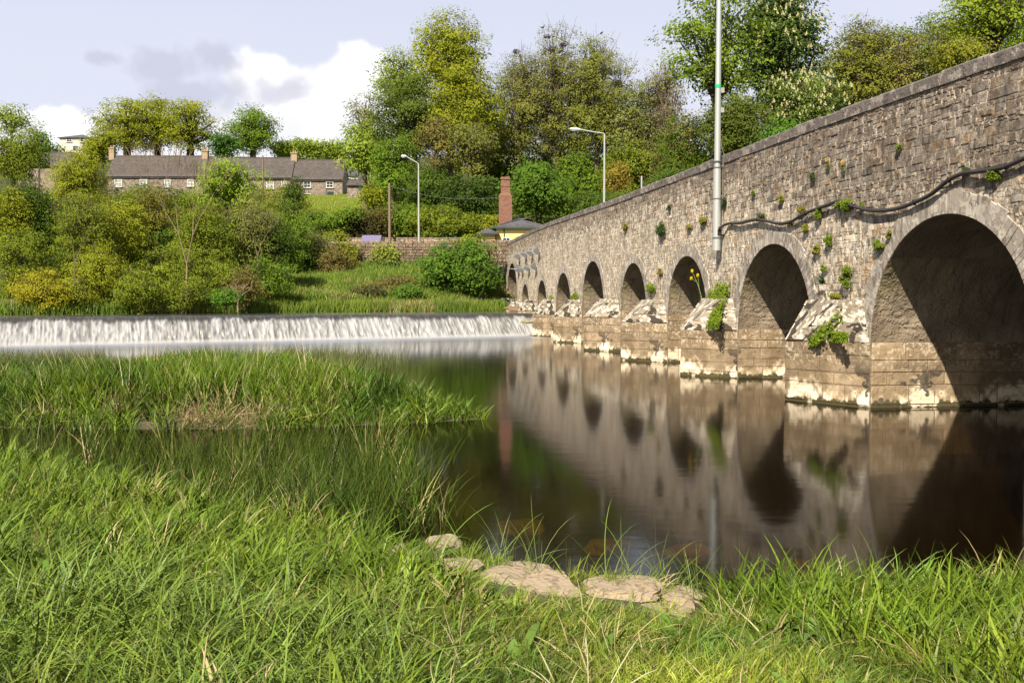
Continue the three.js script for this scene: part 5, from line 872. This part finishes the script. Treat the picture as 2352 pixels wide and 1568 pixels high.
// ------------------------------------------------------------------ grasses, reeds, straw (nobody could count them)
function tuft(seed, n, h, w, spread, bend, segs = 4, stiff = 1.4) {
  const R = rng(seed), p = [], ix = [], nn = []; let v = 0;
  for (let k = 0; k < n; k++) {
    const a = R() * 6.283, r = Math.sqrt(R()) * spread, bx = Math.cos(a) * r, bz = Math.sin(a) * r, H = h * (0.5 + R() * 0.5), b = R() * 6.283, be = bend * (0.3 + R() * 0.9) * H, dx = Math.cos(b), dz = Math.sin(b), f = R() * 6.283, sx = Math.cos(f), sz = Math.sin(f), W = w * (0.6 + R() * 0.6);
    for (let i = 0; i <= segs; i++) { const q = i / segs, o = Math.pow(q, stiff) * be, y = H * q - Math.pow(q, 3) * be * 0.45, x = bx + dx * o, z = bz + dz * o, hw = (W / 2) * (i === segs ? 0.04 : 1 - q * q * 0.7); p.push(x - sx * hw, y, z - sz * hw, x + sx * hw, y, z + sz * hw); if (i < segs) ix.push(v, v + 1, v + 2, v + 1, v + 3, v + 2); v += 2; }
  }
  const g = new THREE.BufferGeometry(); g.setAttribute('position', new THREE.Float32BufferAttribute(p, 3)); g.setAttribute('uv', new THREE.Float32BufferAttribute(new Array((p.length / 3) * 2).fill(0), 2)); g.setAttribute('color', new THREE.Float32BufferAttribute(new Array(p.length).fill(1), 3)); g.setIndex(ix); g.computeVertexNormals(); return g;
}
function field(name, label, cat, geo, n, place, seed, mat = M.grass) {   // place(R) gives [x, y, z, size, height, colour, tilt] or nothing
  const R = rng(seed), list = []; for (let k = 0; k < n; k++) { const q = place(R); if (q) list.push(q); }
  const m = new THREE.InstancedMesh(geo, mat, list.length), o = new THREE.Object3D(), c = new THREE.Color(); m.name = numbered(name); m.castShadow = m.receiveShadow = true;
  list.forEach((q, i) => { o.position.set(q[0], q[1], q[2]); o.rotation.set((R() - 0.5) * (q[6] ?? 0.3), R() * 6.283, (R() - 0.5) * (q[6] ?? 0.3)); o.scale.set(q[3], q[4], q[3]); o.updateMatrix(); m.setMatrixAt(i, o.matrix); m.setColorAt(i, c.setRGB(...q[5])); });
  scene.add(m); return tag(m, label, cat, null, 'stuff');
}
const shade = (c, v, R) => [c[0] * v * (0.85 + R() * 0.3), c[1] * v, c[2] * v * (0.7 + R() * 0.6)];
const patch = (x, d, f, s) => nz(x, d, f, s) + 0.5;
// short meadow grass of the near bank
const onStones = (x, d) => STONES.some(([sx, sd_, w, dz]) => ((x - sx) / (w * 1.05)) ** 2 + ((d - sd_ + 0.10) / (dz + 0.10)) ** 2 < 1);
const nearStones = (x, d) => STONES.some(([sx, sd_, w, dz]) => Math.abs(x - sx) < w * 1.1 && d < sd_ && d > sd_ - dz - 0.45);
field('meadow_grass', 'short bright green grass covering the near bank', 'grass', tuft(801, 17, 0.15, 0.0062, 0.07, 0.95), 32000, (R) => {
  const d = 2.9 + Math.pow(R(), 1.3) * 6.8, x = (R() * 1.36 - 0.68) * d, k = interp(shoreN, x) - d; if (k < 0.06 || (onStones(x, d) && R() < 0.86)) return;
  const p = patch(x, d, 1.1, 31), q = patch(x, d, 3, 32), s = 0.7 + R() * 0.6, dry = R() < 0.07;
  return [x, nearH(x, d) - 0.01, -d, s, s * (0.7 + p * 0.8) * (nearStones(x, d) ? 0.45 : 1), dry ? [0.30, 0.25, 0.10] : shade(mix3([0.085, 0.145, 0.014], [0.195, 0.235, 0.026], clamp((q - 0.5) * 1.6 + 0.5 + (p - 0.5) * 1.8)), (0.45 + R() * 0.8) * (0.8 + 0.5 * sstep(0.35, 0.6, patch(x, d, 0.9, 52))), R), 0.9];
}, 811);
// long grass: left bank, right bank, along the water, patches
field('long_grass', 'long lush grass at the edges of the near bank', 'grass', tuft(802, 11, 0.42, 0.0125, 0.10, 0.6, 5), 11000, (R) => {
  const d = 3.0 + R() * 8.0, x = (R() * 1.5 - 0.75) * d, k = interp(shoreN, x) - d; if (k < 0.02) return;
  const left = sstep(-0.2, -1.0, x + (d - 6) * 0.55), right = sstep(0.75, 1.5, x - (5.9 - d) * 0.5) , edge = sstep(0.5, 0.1, k) * 0.34, pt = sstep(0.58, 0.75, patch(x, d, 1.3, 33)) * 0.2;
  const pr = Math.max(left * sstep(4.4, 5.6, d), right * 0.9, edge, pt); if (R() > pr) return;
  if ((onStones(x, d) || nearStones(x, d)) && R() < 0.9) return;
  const s = 0.6 + R() * 0.7, tall = left > 0.5 ? 0.75 + 0.3 * sstep(6, 8.5, d) : right > 0.4 ? 0.88 : 0.5;
  return [x, nearH(x, d) - 0.01, -d, s, s * tall * (0.7 + R() * 0.5), R() < 0.03 ? [0.36, 0.3, 0.14] : shade(mix3([0.085, 0.15, 0.012], [0.165, 0.23, 0.02], patch(x, d, 2, 34)), 0.5 + R() * 0.8, R), 0.6];
}, 812);
// flattened blue-green coarse grass at the bottom left
field('coarse_grass', 'coarse flattened blue green grass at the bottom left', 'grass', tuft(803, 11, 0.36, 0.0095, 0.09, 1.4, 5, 1.1), 3600, (R) => { const d = 2.9 + R() * 2.2, x = -0.2 - R() * 3.2; const pr = sstep(0.30, 0.55, patch(x, d, 0.8, 35)) * sstep(-0.1, -0.8, x + (d - 3.6) * 0.3); if (R() > pr) return; const s = 0.7 + R() * 0.5; return [x, nearH(x, d), -d, s, s * 0.75, shade([0.125, 0.185, 0.022], 0.5 + R() * 0.8, R), 1.1]; }, 813);
field('broad_weeds', 'broad leaved weeds scattered through the near bank grass', 'weeds', tuft(831, 7, 0.2, 0.05, 0.03, 1.3, 5, 1), 420, (R) => { const d = 3.2 + R() * 5.5, x = (R() * 1.3 - 0.65) * d, k = interp(shoreN, x) - d; if (k < 0.15 || onStones(x, d) || R() > sstep(0.42, 0.6, patch(x, d, 1.2, 51))) return; const s = 0.6 + R() * 0.7; return [x, nearH(x, d), -d, s, s * (0.6 + R() * 0.5), shade([0.075, 0.14, 0.018], 0.7 + R() * 0.6, R), 0.6]; }, 832);
field('dead_grass', 'dead tan grass stalks lying in the near bank grass', 'grass', tuft(833, 5, 0.3, 0.006, 0.05, 1.4, 4, 1), 380, (R) => { const d = 3.0 + R() * 6, x = (R() * 1.3 - 0.65) * d, k = interp(shoreN, x) - d; if (k < 0.1 || onStones(x, d)) return; const s = 0.6 + R() * 0.6; return [x, nearH(x, d) + 0.03, -d, s, s * (0.4 + R() * 0.5), shade([0.36, 0.29, 0.15], 0.6 + R() * 0.6, R), 1.6]; }, 834);
// sedge island
const sedge = tuft(804, 11, 0.85, 0.022, 0.14, 0.5, 5);
field('sedge', 'tall bright green sedge growing on the low island', 'reeds', sedge, 12000, (R) => {
  const x = -14 + R() * 14, d = 13.4 + R() * 9.6, k = polyDist(islandPoly, x, d); if (k < 0) return; const f = sstep(0, 1.2, k);
  const bald = d < 15.4 && x > -6.0 && x < -3.9 && k < 0.7 && R() < 0.7; if (bald) return;
  if (x > -2.0 && R() > 0.7) return;
  const s = 0.7 + R() * 0.5; return [x, nearH(x, d) - 0.02, -d, s, s * (0.32 + 0.48 * f + 0.3 * patch(x, d, 0.5, 36) + 0.3 * f * Math.exp(-(((x + 5.5) / 2.6) ** 2)) - 0.15 * sstep(-7.5, -9, x)), R() < 0.03 ? [0.4, 0.33, 0.16] : shade(mix3([0.06, 0.12, 0.010], [0.145, 0.22, 0.016], clamp((patch(x, d, 0.9, 37) - 0.5) * 2.2 + 0.5)), 0.4 + R() * 0.8, R), 0.35];
}, 814);
field('straw', 'flattened mat of dry straw along the front of the island', 'straw', tuft(805, 14, 0.5, 0.009, 0.15, 1.3, 4, 1), 900, (R) => { const x = -8.2 + R() * 6.6, d = 13.9 + R() * 1.1, k = polyDist(islandPoly, x, d); if (k < -0.1) return; const pr = sstep(0.42, 0.6, patch(x, d, 0.5, 38)) * (x > -6.4 && x < -3.6 ? 1 : 0.12); if (R() > pr) return; const s = 0.6 + R() * 0.6; return [x, nearH(x, d) + 0.02, -d, s, s * 0.45, shade([0.42, 0.32, 0.17], 0.6 + R() * 0.6, R), 2.4]; }, 815);
field('dry_reed', 'tall dry tan reed stems standing above the island', 'reeds', tuft(806, 3, 1.25, 0.011, 0.05, 0.3, 4), 50, (R) => { const x = -9 + R() * 6, d = 14.5 + R() * 5; if (polyDist(islandPoly, x, d) < 0.2) return; return [x, nearH(x, d), -d, 1, 0.7 + R() * 0.5, shade([0.45, 0.36, 0.2], 0.8 + R() * 0.4, R), 0.4]; }, 816);
// rushes standing in the shallow water
field('rushes', 'thin dark green rushes standing in the shallows before the bank', 'rushes', tuft(807, 8, 0.95, 0.009, 0.14, 0.32, 3, 1.3), 1150, (R) => {
  const px = -60 + R() * 1100, py = 1040 + R() * 190, p = onY(px, py, 0), d = -p[2], x = p[0]; if (interp(shoreN, x) - d > -0.05 || polyDist(islandPoly, x, d) > 0) return;
  const e = sstep(1060, 900, px + (1140 - py) * 0.5) , g = sstep(0.30, 0.58, patch(x, d, 0.6, 39) + e * 0.18 - 0.04); if (R() > g * Math.max(0.15, e) * lerp(0.4, 1, sstep(250, 600, px))) return;
  const s = 0.8 + R() * 0.5, dry = R() < 0.07; return [x, -0.1, -d, s, (0.55 + 0.5 * R()) * (d > 10 ? 1 : 0.8), dry ? shade([0.36, 0.30, 0.16], 0.7 + R() * 0.5, R) : shade(mix3([0.04, 0.07, 0.009], [0.07, 0.10, 0.013], R()), 0.6 + R() * 0.8, R), 0.5];
}, 817, M.rush);
field('rushes', 'thin green rushes in the water beyond the island', 'rushes', tuft(808, 9, 0.75, 0.014, 0.2, 0.3, 3), 1500, (R) => { const px = R() < 0.5 ? -80 + R() * 330 : 640 + R() * 330, py = (px > 600 ? 815 : 825) + R() * 35, p = onY(px, py, 0); if (polyDist(islandPoly, p[0], -p[2]) > -0.3 || (px > 640 && R() > sstep(980, 680, px))) return; return [p[0], -0.1, p[2], 1, 0.5 + R() * 0.5, shade([0.10, 0.12, 0.03], 0.6 + R() * 0.7, R), 0.3]; }, 818);
// far bank
const farTuft = tuft(809, 12, 0.75, 0.045, 0.4, 0.4, 3);
field('bank_grass', 'rough grass and reeds along the far river bank', 'grass', farTuft, 15000, (R) => { const x = -34 + R() * 34, S = interp(shoreF, x), d = S - 0.4 + Math.pow(R(), 1.6) * 9; if (d > 72.6) return; const s = 0.7 + R() * 0.6, front = sstep(2.5, 0.3, d - S), dry = patch(x, d, 0.35, 40); return [x, farH(x, d) - 0.05, -d, s, s * (0.75 + 0.5 * front), dry > 0.6 && R() < 0.4 ? shade([0.30, 0.25, 0.10], 0.7 + R() * 0.5, R) : shade(mix3([0.07, 0.13, 0.015], [0.16, 0.22, 0.025], patch(x, d, 0.5, 41)), 0.7 + R() * 0.6, R), 0.4]; }, 819);
field('bank_grass', 'rough grass on the slope below the retaining wall', 'grass', farTuft, 7000, (R) => { const x = -20 + R() * 20, d = 60 + R() * 12.8; if (d < interp(shoreF, x) + 2) return; const s = 0.6 + R() * 0.5; return [x, farH(x, d) - 0.05, -d, s, s * 0.9, shade(mix3([0.09, 0.16, 0.018], [0.19, 0.25, 0.035], patch(x, d, 0.4, 42)), 0.7 + R() * 0.6, R), 0.5]; }, 820);
field('lawn_grass', 'mown grass of the lawn below the terrace', 'grass', tuft(810, 10, 0.25, 0.06, 0.5, 0.5, 2), 9000, (R) => { const d = 105 + R() * 58, px = 690 + R() * 190, x = ((px - 1176) / 2070) * d; return [x, farH(x, d) - 0.03, -d, 1, 0.6 + R() * 0.5, shade([0.21, 0.26, 0.03], 0.8 + R() * 0.4, R), 0.4]; }, 821);
// a few single blades that stand out at the water edge
field('seed_grass', 'tall arching grass stems at the water edge', 'grass', tuft(822, 4, 0.8, 0.006, 0.04, 0.5, 6), 80, (R) => { const x = -5 + R() * 9, d = interp(shoreN, x) - 0.05 - R() * 0.3; return [x, nearH(x, d), -d, 1, 0.4 + R() * 0.5, shade([0.16, 0.22, 0.04], 0.8 + R() * 0.4, R), 0.6]; }, 823);

scene.traverse((o) => { if (o.isMesh) o.castShadow = o.receiveShadow = true; });
camera.updateMatrixWorld();
renderer.render(scene, camera);
